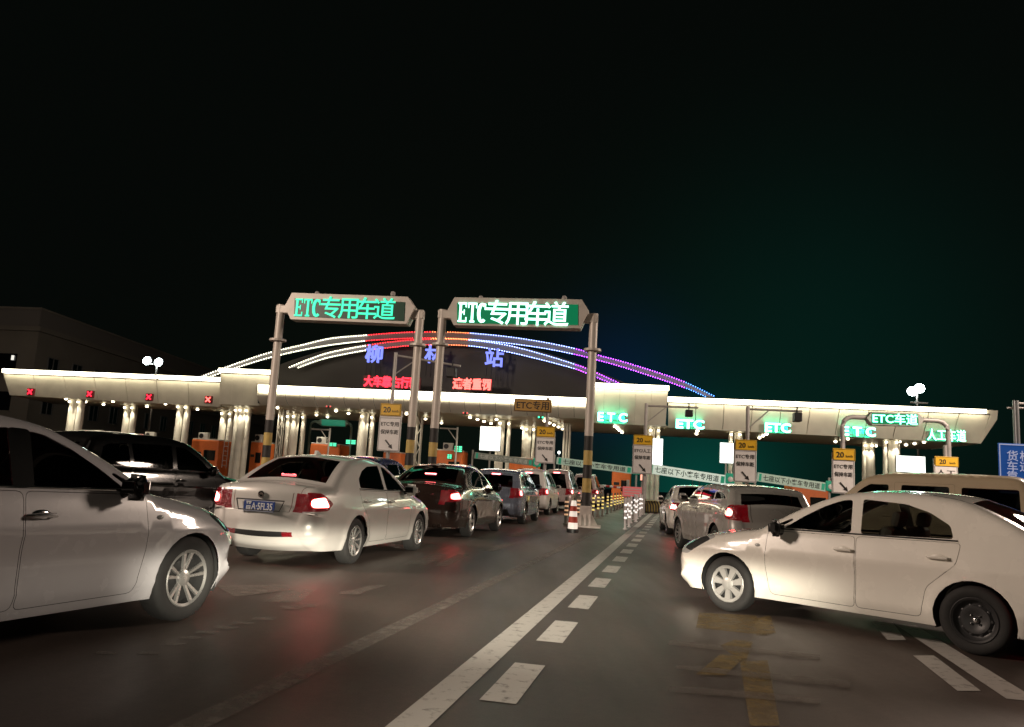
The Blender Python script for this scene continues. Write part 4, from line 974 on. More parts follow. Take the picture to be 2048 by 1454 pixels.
    for i in range(int(Lc / G) + 1):
        for j in range(int(1.9 / G) + 1): gp.append((i * G + (.5 * G if j % 2 else 0), .12 + j * G))
    gp = np.array(gp); gp = gp[inpoly(gp, outl)]; d_, bi_, bt_ = segdist(gp, L2_); r_ = S[bi_, 2]; gp = gp[d_ > r_ * .75]
    for cl in crl: gp = gp[segdist(gp, cl)[0] > .035]
    ring = []
    for fr in (.03, .10, .22, .38, .58, .8):
        rp = L2_ - nl * (S[:, 2] * fr)[:, None]; dd, _, _ = segdist(rp, L2_); ok = (dd > S[:, 2] * fr * .93) & inpoly(rp, outl); ring.append(rp[ok])
    V.extend([tuple(p) for p in gp]); 
    for r in ring: V.extend([tuple(p) for p in r])
    res = delaunay_2d_cdt([Vector(v) for v in V], edges, [], 0, 1e-4)
    PV = np.array([tuple(v) for v in res[0]]); TF = np.array([tuple(f) for f in res[2]]); cen = PV[TF].mean(1); TF = TF[inpoly(cen, outl)]; cen = PV[TF].mean(1)
    y, N = surf(PV); part = np.array(['body'] * len(TF), dtype=object); done = np.zeros(len(TF), bool)
    for name, pl, ol in R2:
        if ol is not None:
            a = inpoly(cen, ol) & ~done; b = inpoly(cen, pl); part[a & b] = name; part[a & ~b] = 'gap'; done |= a
        else:
            a = inpoly(cen, pl) & ~done; part[a] = 'gap' if name.startswith('line') else name; done |= a
    parts = {}
    def put(nm, vs, fs, ns):
        d = parts.setdefault(nm, ([], [], [])); k = len(d[0]); d[0].extend(vs); d[1].extend([tuple(i + k for i in f) for f in fs]); d[2].extend(ns)
    inset = {'window': .010, 'gap': .012, 'trim': .002, 'lamp': -.004}
    for nm in set(part):
        tf = TF[part == nm]; us, inv = np.unique(tf, return_inverse=True); inv = inv.reshape(tf.shape); off = inset.get(nm.split('_')[0], 0)
        for side in (1, -1):
            vs = [(side * (y[i] - off * N[i, 1]), PV[i, 0] - off * N[i, 0], PV[i, 1] - off * N[i, 2]) for i in us]; ns = [(side * N[i, 1], N[i, 0], N[i, 2]) for i in us]
            fs = [tuple(f) if side == 1 else tuple(f[::-1]) for f in inv]
            key = nm + ('|R' if side == 1 else '|L') if nm not in ('body', 'gap', 'bumper') else nm
            put(key, vs, fs, ns)
    # ---- centre strip
    ye, _ = surf(L2_); vv = sorted(set([0, .12, .2, .35, .5, .62, .70, .715, .78, .86, .872, .90, .945, 1.0] + [-a for a in (.12, .2, .35, .5, .62, .70, .715, .78, .86, .872, .90, .945, 1.0)])); vv = np.array(vv); nv = len(vv)
    ye = np.maximum(ye, .05); b = S[:, 3]; bump_ = (1 - vv ** 2) ** 1.3
    X = L2_[:, 0][:, None] + nl[:, 0][:, None] * b[:, None] * bump_[None]; Z = L2_[:, 1][:, None] + nl[:, 1][:, None] * b[:, None] * bump_[None]; Y = ye[:, None] * vv[None]
    Q = np.stack([Y, X, Z], 2); du = np.gradient(Q, axis=0); dv = np.gradient(Q, vv, axis=1); NN = np.cross(du, dv); NN /= np.linalg.norm(NN, axis=2)[:, :, None] + 1e-12
    ref = np.stack([np.zeros(len(S)), nl[:, 0], nl[:, 1]], 1)[:, None, :]; sg = np.sign((NN * ref).sum(2)); NN *= np.where(sg == 0, 1, sg)[:, :, None]
    NN[:, 0] = ref[:, 0]; NN[:, -1] = ref[:, 0]
    segp = sp['strip']; buck = {}
    for i in range(len(S) - 1):
        for j in range(nv - 1):
            vc = (vv[j] + vv[j + 1]) / 2; nm = None
            for a, c, pn in segp.get(lab[i], ()):
                if a <= abs(vc) < c: nm = pn; break
            nm = nm or 'body'
            if nm.split('_')[0] in ('reflector', 'taillight', 'headlight', 'lamp'): nm += '|R' if vc > 0 else '|L'
            buck.setdefault(nm, []).append((i, j))
    for nm, cells in buck.items():
        idx = {}; vs = []; ns = []; fs = []; off = inset.get(nm.split('|')[0].split('_')[0], .006 if nm in ('windshield', 'rear_window') else 0)
        def gi(i, j):
            if (i, j) not in idx: idx[(i, j)] = len(vs); vs.append(tuple(Q[i, j] - NN[i, j] * off)); ns.append(tuple(NN[i, j]))
            return idx[(i, j)]
        for i, j in cells: fs.append((gi(i, j), gi(i, j + 1), gi(i + 1, j + 1), gi(i + 1, j)))
        put(nm, vs, fs, ns)
    aux = dict(S=S, surf=surf, nl=nl)
    return parts, aux

def emit_part(name, data, material, parent, Lc, flip=True):
    vs, fs, ns = data; me = bpy.data.meshes.new(name)
    # car frame: forward is +Y, the car's right side is +X
    v2 = [(v[0], Lc / 2 - v[1], v[2]) for v in vs]; n2 = [Vector((n[0], -n[1], n[2])) for n in ns]
    f2 = []
    for f in fs:
        a, b, c = (Vector(v2[i]) for i in f[:3]); nn = (b - a).cross(c - a); f2.append(f if nn.dot(n2[f[0]] + n2[f[1]] + n2[f[2]]) > 0 else tuple(f[::-1]))
    me.from_pydata(v2, [], f2); me.update(); me.materials.append(material)
    for p in me.polygons: p.use_smooth = True
    me.normals_split_custom_set_from_vertices(n2)
    o = bpy.data.objects.new(name, me); C.objects.link(o); o.parent = parent
    return o

def wheel(root, x, y, z, R, w, kind, side, nm='wheel'):
    """wheel centre at car coordinates, side +1 is the right"""
    M_ = Matrix.Translation((x, y, z)) @ Matrix.Diagonal((side, 1, 1, 1)); rr = R * .66
    t = MB(M_).lathe([(rr - .005, -w / 2), (R * .90, -w / 2), (R * .975, -w * .42), (R, -w * .30), (R, w * .30), (R * .975, w * .42), (R * .90, w / 2), (R * .8, w / 2 + .004), (rr + .01, w * .47), (rr - .005, w * .42)], 44, axis='X').build(nm, M_rubber, root, smooth=True, auto=60)
    MB(M_).lathe([(rr, -w * .4), (rr - .02, 0), (rr - .014, w * .40)], 44, axis='X').build('barrel', M_under, t, smooth=True)
    mb = MB(M_); mb.lathe([(rr - .012, w * .40), (rr + .004, w * .47), (rr - .004, w * .50), (rr - .022, w * .44)], 44, axis='X')
    def spoke(a, r0, r1, w0, w1, x0, x1, th=.02):
        c_, s_ = math.cos(a), math.sin(a); rad = Vector((0, c_, s_)); tan = Vector((0, -s_, c_)); ex = Vector((1, 0, 0))
        vs = []
        for (r_, ww, xx) in ((r0, w0, x0), (r1, w1, x1)):
            for dx in (0, -th):
                for sg in (-1, 1): vs.append(rad * r_ + tan * sg * ww / 2 * (1 if dx == 0 else 1.25) + ex * (xx + dx))
        mb.add(vs, [(0, 1, 5, 4), (2, 6, 7, 3), (0, 4, 6, 2), (1, 3, 7, 5), (0, 2, 3, 1), (4, 5, 7, 6)])
    mm = M_alloy
    if kind == 'twin':
        for k in range(5):
            a = 2 * math.pi * k / 5 + .31
            for s_ in (-1, 1): spoke(a + s_ * .20, .045, rr - .012, .016, .026, w * .30, w * .45)
            
        mb.lathe([(0, w * .40), (.035, w * .40), (.06, w * .34), (.06, w * .2)], 20, axis='X')
    elif kind == 'hub7':
        mm = M_hub
        for k in range(7): spoke(2 * math.pi * k / 7 + .2, .05, rr - .02, .045, .082, w * .46, w * .46, .03)
        mb.lathe([(0, w * .52), (.045, w * .51), (.07, w * .46), (.07, w * .3)], 24, axis='X'); mb.lathe([(rr - .035, w * .44), (rr - .03, w * .48), (rr, w * .49)], 40, axis='X')
    elif kind == 'steel':
        mm = M_steelw
        mb.lathe([(rr - .02, w * .36), (rr - .045, w * .22), (rr * .72, w * .20), (rr * .60, w * .30), (rr * .42, w * .30), (rr * .30, w * .22), (.03, w * .22)], 40, axis='X')
        for k in range(10):
            a = 2 * math.pi * k / 10; mb.ball((w * .255, math.cos(a) * rr * .64, math.sin(a) * rr * .64), (.004, .018, .018), 8)
    else:
        n = {'five': 5, 'multi': 10}.get(kind, 5)
        for k in range(n): spoke(2 * math.pi * k / n + .1, .04, rr - .015, .045 if n == 5 else .020, .07 if n == 5 else .030, w * .36, w * .44)
        mb.lathe([(0, w * .41), (.035, w * .40), (.06, w * .34), (.06, w * .2)], 20, axis='X')
    mb.build('rim', mm, t, smooth=True, auto=35)
    mb = MB(M_); mb.lathe([(0, w * .05), (rr - .02, w * .05)], 24, axis='X'); mb.lathe([(0, w * .06), (rr * .62, w * .06), (rr * .62, w * .12), (0, w * .13)], 24, axis='X'); mb.build('brake_disc', M_under if kind != 'twin' else mat('brake_steel', (.03, .03, .03), .5, .3), t)
    if kind == 'steel':
        mb = MB(M_); mb.ball((w * .25, 0, 0), (.02, .032, .032), 12)
        for k in range(4): a = math.pi / 4 + k * math.pi / 2; mb.ball((w * .25, math.cos(a) * .052, math.sin(a) * .052), (.014, .012, .012), 8)
        mb.build('wheel_nut', M_chrome, t, smooth=True)
    return t

def build_car(sp, label, cat, group, contact, heading, ref='rr', name='parked_car'):
    """contact: ground point of one wheel's outer edge; heading in degrees to the right of +Y"""
    Lc = sp['L']; root = thing(name, label, cat, (0, 0, 0), 0, group)
    parts, aux = car_mesh(sp); pm = sp['paint']; mats = {'body': pm, 'gap': M_black, 'bumper': sp.get('bumper_paint', pm), 'window': sp.get('glass', M_glass), 'windshield': sp.get('wglass', M_glass), 'rear_window': sp.get('rglass', sp.get('glass', M_glass)), 'trim': sp.get('trim', M_trim), 'taillight': sp.get('tail', M_tail), 'lamp': sp.get('lampm', M_brake), 'headlight': M_lens, 'headlamp': M_lensd, 'hood': pm, 'trunk': pm, 'door': pm, 'grille': M_black, 'lower': M_black, 'flap': pm, 'roofglass': M_trim, 'reflector': M_tail, 'sillrub': M_black, 'cowl': M_black, 'band': M_black}
    names = {'body': 'body', 'gap': 'panel_gap', 'window': 'side_window', 'trim': 'window_trim', 'lamp': 'brake_lamp', 'trunk': 'trunk_lid', 'hood': 'hood', 'flap': 'fuel_flap', 'roofglass': 'roof_panel', 'lower': 'lower_grille', 'headlamp': 'headlamp_bowl', 'sillrub': 'sill_strip', 'band': 'bumper_band'}
    made = {}
    for key, data in parts.items():
        k0 = key.split('|')[0].split('_')[0] if key not in ('rear_window',) else key
        if key.startswith('rear_window'): k0 = 'rear_window'
        nm = names.get(k0, k0); o = emit_part(nm, data, mats.get(k0, pm), root, Lc); made[key] = o
    S, surf = aux['S'], aux['surf']; yof = lambda x, z: float(surf(np.array([[x, z]]))[0][0])
    for k, o in made.items():      # lit bulbs sit inside the tail lamp
        if k.startswith('lamp'):
            tl = [v for kk, v in made.items() if kk.startswith('taillight') and kk[-1] == k[-1]]
            if tl: o.parent = tl[0]
    # wheels and wells
    R = sp['R']; tw = sp.get('tw', .20); Yf = Lc / 2 - sp['xf']; Yr = Lc / 2 - sp['xr']; xo = sp['W'] - tw / 2 - .012
    for yy, kd in ((Yf, sp['rims'][0]), (Yr, sp['rims'][1])):
        for sd in (1, -1):
            wheel(root, sd * xo, yy, R, R, tw, kd, sd)
            mb = MB(Matrix.Translation((sd * (xo - .06), yy, sp['zw'])) @ Matrix.Diagonal((sd, 1, 1, 1))); n = 20; Rw = sp['arch'] + .012; vs = []
            for k in range(n + 1):
                a = -.35 + (math.pi + .7) * k / n
                for xx in (-.26, .13): vs.append((xx, Rw * math.cos(a), Rw * math.sin(a)))
            fs = [(2 * k, 2 * k + 1, 2 * k + 3, 2 * k + 2) for k in range(n)] + [tuple(2 * k for k in range(n + 1))]
            mb.add(vs, fs); mb.build('wheel_well', M_under, root)
    # floor pan
    zb = sp['sill']; mb = MB(); mb.box((0, 0, zb + .10), (1.06, Lc - .5, .16)); mb.box((0, (Yf + Yr) / 2, zb + .09), (sp['W'] * 1.86, Yf - Yr - 2 * sp['arch'] - .06, .12)); mb.build('floor_pan', M_under, root)
    # cabin
    if sp.get('seats', True):
        xs_ = sp['seatx']; sm = sp.get('seatm', M_seat); zf = sp.get('seatz', 0)
        for sd in (1, -1):
            mb = MB(); y0 = Lc / 2 - xs_[0]; mb.box((sd * .36, y0 + .1, .52 + zf), (.5, .52, .16), bev=.06); mb.box((0, 0, 0), (.48, .16, .62), M=Matrix.Translation((sd * .36, y0 - .24, .80 + zf)) @ Matrix.Rotation(RAD(14), 4, 'X'), bev=.07); mb.box((0, 0, 0), (.26, .1, .17), M=Matrix.Translation((sd * .36, y0 - .36, 1.18 + zf)) @ Matrix.Rotation(RAD(14), 4, 'X'), bev=.045); mb.build('front_seat', sm, root, smooth=True)
        mb = MB(); y0 = Lc / 2 - xs_[1]; mb.box((0, y0 + .1, .52 + zf), (1.2, .5, .16), bev=.06); mb.box((0, 0, 0), (1.2, .16, .6), M=Matrix.Translation((0, y0 - .22, .78 + zf)) @ Matrix.Rotation(RAD(18), 4, 'X'), bev=.07)
        for sx in (-.36, .36): mb.box((0, 0, 0), (.26, .1, .15), M=Matrix.Translation((sx, y0 - .33, 1.10 + zf)) @ Matrix.Rotation(RAD(18), 4, 'X'), bev=.045)
        mb.build('rear_seat', sm, root, smooth=True)
        mb = MB(); mb.box((0, Lc / 2 - xs_[0] + .95, .80 + zf), (1.3, .45, .22), bev=.08); mb.build('dashboard', M_black, root, smooth=True)
        mb = MB(Matrix.Translation((-.36, Lc / 2 - xs_[0] + .62, .86 + zf)) @ Matrix.Rotation(RAD(65), 4, 'X')); mb.tube([(.18 * math.cos(a * math.pi / 8), .18 * math.sin(a * math.pi / 8), 0) for a in range(17)], .016, 8, cap=False); mb.box((0, 0, 0), (.34, .06, .02)); mb.build('steering_wheel', M_black, root, smooth=True)
    if 'shelf' in sp:
        a, b, z = sp['shelf']; MB().box((0, Lc / 2 - (a + b) / 2, z), (1.05, b - a, .04)).build('parcel_shelf', M_black, root)
    # door mirrors
    if 'mirror' in sp:
        mx, mz, col = sp['mirror']
        for sd in (1, -1):
            yy = yof(mx, mz); M_ = Matrix.Translation((sd * (yy + .12), Lc / 2 - mx, mz + .05)) @ Matrix.Rotation(sd * RAD(-12), 4, 'Z')
            bm = bmesh.new(); bmesh.ops.create_cube(bm, size=1)
            for v in bm.verts:
                v.co = Vector((v.co.x * .22, v.co.y * .13, v.co.z * (.175 if v.co.x * sd > 0 else .195)))
            bmesh.ops.bevel(bm, geom=bm.edges[:], offset=.045, segments=3, affect='EDGES'); bm.verts.index_update()
            mb = MB(M_); mb.add([v.co.copy() for v in bm.verts], [[v.index for v in f.verts] for f in bm.faces]); bm.free()
            mo = mb.build('door_mirror', col or pm, root, smooth=True, auto=60)
            MB(M_).box((0, -.068, 0), (.15, .012, .09), bev=.005).build('mirror_glass', M_trim, mo)
            MB().tube([(sd * (yy - .03), Lc / 2 - mx - .0, mz - .01), (sd * (yy + .07), Lc / 2 - mx, mz + .02)], [.035, .025], 8).build('mirror_arm', M_black, mo, smooth=True)
    # door handles sit on the doors
    for hx, hz in sp.get('handles', ()):
        for sd in (1, -1):
            yy = yof(hx, hz); hm = sp.get('handlem', pm)
            dr = [v for kk, v in made.items() if kk.startswith('door') and kk.endswith('|R' if sd == 1 else '|L')]
            own = root
            for o in dr:
                xs2 = [Lc / 2 - v.co.y for v in o.data.vertices]
                if min(xs2) < hx < max(xs2): own = o
            mb = MB(); pth = [(sd * (yy + .002), Lc / 2 - hx + .105, hz), (sd * (yy + .03), Lc / 2 - hx + .085, hz), (sd * (yy + .036), Lc / 2 - hx, hz + .003), (sd * (yy + .03), Lc / 2 - hx - .085, hz), (sd * (yy + .002), Lc / 2 - hx - .105, hz)]
            mb.tube(pth, [.010, .014, .016, .014, .010], 8); mb.ball((sd * (yy - .004), Lc / 2 - hx, hz), (.012, .075, .036), 12); mb.build('door_handle', hm, own, smooth=True)
    # plate
    if 'plate' in sp:
        px, pz, tx, tilt = sp['plate']; M_ = Matrix.Translation((sp.get('platex', 0), Lc / 2 - px, pz)) @ Matrix.Rotation(RAD(tilt), 4, 'X')
        po = MB(M_).box((0, 0, 0), (.44, .012, .14), bev=.004).build('number_plate', sp.get('platem', M_plate), root)
        mb = MB(M_)
        if tx: mb.text(tx, (0, -.008, 0), .088, bold=.02, ext=.002, width=.38)
        for sz in (-1, 1): mb.box((0, -.0068, sz * .064), (.43, .002, .004))
        if tx or True: mb.build('lettering', M_pltx, po)
    if 'recess' in sp:
        rx_, za, zb2, wa, wb2 = sp['recess']
        MB().tube([(-wa, -Lc / 2 + (Lc - rx_) , za), (wa, -Lc / 2 + (Lc - rx_), za), (wb2, -Lc / 2 + (Lc - rx_) - .02, zb2), (-wb2, -Lc / 2 + (Lc - rx_) - .02, zb2), (-wa, -Lc / 2 + (Lc - rx_), za)], .009, 6).build('plate_surround', M_black, root)
    if 'hbar' in sp:
        bx, bz, bw, bh = sp['hbar']; MB().box((0, Lc / 2 - bx, bz), (bw, .03, bh), bev=.004).build('high_brake_light', M_bar, root)
    if 'emblem' in sp:
        bx, bz, rr_ = sp['emblem']; MB(Matrix.Translation((0, Lc / 2 - bx, bz)) @ Matrix.Rotation(RAD(90), 4, 'X')).lathe([(0, .006), (rr_ * .55, .008), (rr_ * .62, .016), (rr_, .014), (rr_, -.01)], 24).build('emblem', M_chrome, root, smooth=True)
    if 'belt' in sp:
        xa, xb, zb0, zb1, bm_ = sp['belt']
        for sd in (1, -1): MB().tube([(sd * (yof(xa + (xb - xa) * k / 12, zb0 + (zb1 - zb0) * k / 12) + .002), Lc / 2 - (xa + (xb - xa) * k / 12), zb0 + (zb1 - zb0) * k / 12) for k in range(13)], .009, 6).build('belt_moulding', bm_, root, smooth=True)
    if 'repeater' in sp:
        rx2, rz2 = sp['repeater']
        for sd in (1, -1): MB().ball((sd * (yof(rx2, rz2) + .002), Lc / 2 - rx2, rz2), (.014, .032, .018), 10).build('side_repeater', M_lens, root, smooth=True)
    for ex in sp.get('exhaust', ()):
        MB().tube([(ex, -Lc / 2 + .35, .235), (ex, -Lc / 2 + .06, .23)], .033, 12, cap=False).build('exhaust_pipe', M_chrome, root, smooth=True)
    if 'muffler' in sp: MB().box((sp['muffler'], -Lc / 2 + .45, .26), (.5, .3, .15), bev=.06).build('muffler', M_steel, root, smooth=True)
    if 'antenna' in sp:
        ax, az = sp['antenna']; MB().prism([(-.09, 0), (.09, 0), (-.04, .06), (-.07, .06)], -.02, .02, M=Matrix.Translation((0, Lc / 2 - ax, az)) @ Matrix.Rotation(RAD(90), 4, 'Z')).build('roof_antenna', pm, root)
    if 'rails' in sp:
        xa, xb, zr_ = sp['rails']
        for sd in (1, -1):
            pth = [(xa, -.04), (xa + .1, .03), ((xa + xb) / 2, .05), (xb - .1, .03), (xb, -.04)]; MB().tube([(sd * (yof(x, zr_ - .06) - .06), Lc / 2 - x, zr_ + dz) for x, dz in pth], .016, 8).build('roof_rail', M_chrome, root, smooth=True)
    # place it
    sd = 1 if ref[1] == 'r' else -1; yl = Yr if ref[0] == 'r' else Yf; loc = Vector((sd * sp['W'], yl, 0)); h = RAD(-heading)
    rot = Matrix.Rotation(h, 4, 'Z'); base = Vector((contact[0], contact[1], 0)) - rot @ loc
    k = sp.get('scale', 1.0); base = Vector((contact[0], contact[1], 0)) - rot @ (loc * k)
    root.matrix_world = Matrix.Translation(base) @ rot @ Matrix.Scale(k, 4)
    return root

SEC = [(.10, .86), (.22, .94), (.36, .985), (.52, 1.0), (.68, .998), (.82, .975), (.93, .945), (1.0, .915), (1.10, .865), (1.25, .79), (1.40, .71), (1.52, .65), (1.7, .6), (1.95, .55)]
def scale_x(pts, k): return [(p[0] * k, *p[1:]) for p in pts]
def sedan(**o):
    top = [(.20, .19, .20, 'lower', .10), (.07, .27, .26, 'lower', .12), (.02, .40, .34, 'bumper', .12), (.0, .52, .36, 'grille', .12), (.04, .63, .34, 'nose', .11), (.13, .715, .28, 'hood', .09), (.45, .83, .17, 'hood', .06), (.90, .915, .13, 'hood', .045), (1.18, .96, .11, 'cowl', .04), (1.30, 1.015, .07, 'windshield', .10), (1.62, 1.20, .06, 'windshield', .09), (1.93, 1.35, .065, 'windshield', .06), (2.12, 1.415, .08, 'roof', .035),
           (2.42, 1.455, .09, 'roof', .03), (2.75, 1.462, .09, 'roof', .03), (3.10, 1.435, .09, 'roof', .04), (3.35, 1.385, .08, 'backlight', .05), (3.68, 1.245, .075, 'backlight', .07), (3.98, 1.08, .08, 'deck', .06), (4.10, 1.04, .10, 'trunk', .045), (4.30, 1.025, .11, 'trunk', .04), (4.42, 1.005, .12, 'edge', .05), (4.475, .94, .16, 'tail', .06), (4.485, .80, .20, 'tail', .07), (4.50, .66, .24, 'rbumper', .08), (4.525, .54, .26, 'rbumper', .08), (4.515, .42, .24, 'rlower', .07), (4.46, .30, .18, 'rlower', .05), (4.34, .22, .12, 'rlower', .03)]
    sp = dict(L=4.53, W=.87, top=top, sill=.205, xf=.86, xr=3.44, zw=.315, arch=.355, R=.312, section=SEC, fx=1.1, fa=.12, rx=1.1, ra=.10, rise=.012, crease=(.66, .022, .012), crease2=(.33, .012, .012),
              strip={'windshield': [(0, .945, 'windshield')], 'backlight': [(0, .90, 'rear_window')], 'grille': [(0, .62, 'grille')], 'lower': [(0, .7, 'lower')], 'hood': [(0, .86, 'hood'), (.86, .872, 'gap')], 'trunk': [(0, .86, 'trunk'), (.86, .872, 'gap')], 'edge': [(0, .86, 'trunk'), (.86, .872, 'gap')], 'tail': [(0, .70, 'trunk'), (.70, .715, 'gap'), (.78, 1.01, 'taillight')], 'cowl': [(0, .9, 'cowl')]},
              seatx=(2.25, 3.05), shelf=(3.45, 4.0, 1.0), mirror=(1.55, .97, None), handles=((2.22, .835), (3.14, .85)), rims=('multi', 'multi'),
              regions=[('lamp', [(4.27, .785), (4.47, .77), (4.47, .88), (4.34, .905)]), ('taillight', [(4.16, .83), (4.30, .735), (4.56, .71), (4.56, .955), (4.38, .96)]), ('headlamp', [(.20, .66), (.34, .635), (.60, .80), (.50, .83), (.26, .745)]), ('headlight', [(.03, .60), (.28, .60), (.66, .83), (.60, .855), (.12, .735)]),
                       ('window', [(1.53, 1.005), (2.275, 1.012), (2.235, 1.36), (2.12, 1.345), (1.93, 1.265), (1.72, 1.14)]), ('window', [(2.375, 1.013), (3.26, 1.035), (3.22, 1.16), (3.02, 1.275), (2.78, 1.345), (2.345, 1.372)]), ('window', [(1.36, 1.0), (1.47, 1.002), (1.62, 1.10), (1.60, 1.115)]),
                       ('door', [(1.40, .27), (1.335, .60), (1.345, .965), (2.325, .985), (2.345, .60), (2.33, .265)]), ('door', [(2.34, .265), (2.355, .60), (2.335, .985), (3.335, 1.005), (3.30, .80), (3.03, .56), (2.97, .27)]), ('flap', [(3.68, .78), (3.86, .78), (3.86, .93), (3.68, .93)])])
    ns = o.pop('nose', None)
    if ns:
        f_ = lambda p: ((.86 - (.86 - p[0]) * ns if p[0] < .86 else p[0]), *p[1:]); sh_ = .86 * (1 - ns)
        sp['top'] = [f_(p) for p in sp['top']]; sp['regions'] = [(n, [f_(p) for p in pl]) for n, pl in sp['regions']]
    if o.pop('black_pillar', False): sp['regions'].insert(0, ('trim', [(2.25, 1.0), (2.40, 1.0), (2.37, 1.375), (2.21, 1.37)]))
    sp.update(o)
    if o.get('rear') == 'banded':
        i = [j for j, p in enumerate(sp['top']) if p[1] == .66][0]
        sp['top'] = sp['top'][:i] + [(4.494, .700, .235, 'seam', .08), (4.496, .692, .236, 'rbumper', .08), (4.525, .55, .26, 'rbumper', .08), (4.522, .455, .25, 'rband', .075), (4.512, .40, .24, 'rlower', .07), (4.46, .30, .18, 'rlower', .05), (4.34, .22, .12, 'rlower', .03)]
        sp['strip'] = dict(sp['strip']); sp['strip'].update({'seam': [(0, .72, 'gap')], 'rband': [(0, .62, 'band'), (.62, .86, 'reflector')]})
    return sp
def hatch(**o):
    """tall five door car or small people carrier with an upright tail"""
    h = o.pop('h', 1.66); f = h / 1.66
    top = [(.20, .22, .20, 'lower', .10), (.06, .32, .26, 'lower', .12), (.01, .48, .34, 'bumper', .12), (.0, .60, .36, 'grille', .12), (.05, .75, .32, 'nose', .10), (.16, .86, .24, 'hood', .08), (.50, .97, .16, 'hood', .05), (.90, 1.04, .12, 'cowl', .04), (1.02, 1.08, .07, 'windshield', .10), (1.38, 1.32 * f, .06, 'windshield', .08), (1.72, 1.535 * f, .07, 'windshield', .05), (1.92, 1.60 * f, .08, 'roof', .03), (2.4, 1.655 * f, .08, 'roof', .03), (3.0, 1.66 * f, .08, 'roof', .03), (3.6, 1.62 * f, .08, 'roof', .035), (3.86, 1.57 * f, .08, 'hatch', .04), (3.96, 1.46 * f, .10, 'backlight', .05), (4.10, 1.24 * f, .11, 'backlight', .06), (4.20, 1.06, .13, 'tail', .06), (4.24, .92, .16, 'tail', .06), (4.255, .76, .2, 'rbumper', .07), (4.29, .60, .24, 'rbumper', .08), (4.28, .44, .22, 'rlower', .06), (4.20, .30, .14, 'rlower', .04), (4.08, .25, .1, 'rlower', .03)]
    sp = dict(L=4.29, W=.86, top=top, sill=.24, xf=.84, xr=3.42, zw=.33, arch=.37, R=.33, section=[(.10, .86), (.24, .94), (.40, .985), (.60, 1.0), (.78, .998), (.92, .98), (1.03, .955), (1.10, .925), (1.25, .88), (1.45, .80), (1.60, .73), (1.75, .68), (2.1, .6)], fx=1.0, fa=.12, rx=.9, ra=.07, ga=.03, rise=.02, crease=(.76, .022, .012), crease2=(.38, .012, .012),
              strip={'windshield': [(0, .945, 'windshield')], 'backlight': [(0, .86, 'rear_window')], 'grille': [(0, .62, 'grille')], 'lower': [(0, .7, 'lower')], 'tail': [(0, .70, 'trunk'), (.70, .715, 'gap'), (.78, 1.01, 'taillight')], 'cowl': [(0, .9, 'cowl')], 'rlower': [(0, .8, 'lower')]},
              seatx=(2.05, 2.95), seatz=.1, mirror=(1.42, 1.07, None), handles=((2.12, .93), (3.05, .95)), rims=('multi', 'multi'),
              regions=[('lamp', [(4.02, .86), (4.18, .85), (4.17, .98), (4.05, 1.0)]), ('taillight', [(3.92, .94), (4.0, .80), (4.30, .78), (4.30, 1.06), (4.05, 1.06)]), ('headlight', [(.05, .74), (.28, .74), (.58, .93), (.5, .96), (.13, .86)]),
                       ('window', [(1.34, 1.11), (2.18, 1.12), (2.15, 1.50 * f), (1.92, 1.49 * f), (1.62, 1.32 * f)]), ('window', [(2.27, 1.12), (3.12, 1.135), (3.13, 1.50 * f), (2.25, 1.515 * f)]), ('window', [(3.20, 1.14), (3.80, 1.165), (3.70, 1.42 * f), (3.58, 1.47 * f), (3.21, 1.495 * f)]),
                       ('door', [(1.34, .32), (1.26, .65), (1.27, 1.07), (2.225, 1.085), (2.24, .65), (2.225, .315)]), ('door', [(2.235, .315), (2.25, .65), (2.235, 1.085), (3.19, 1.10), (3.16, .85), (2.97, .62), (2.90, .32)])])
    sp.update(o); return sp
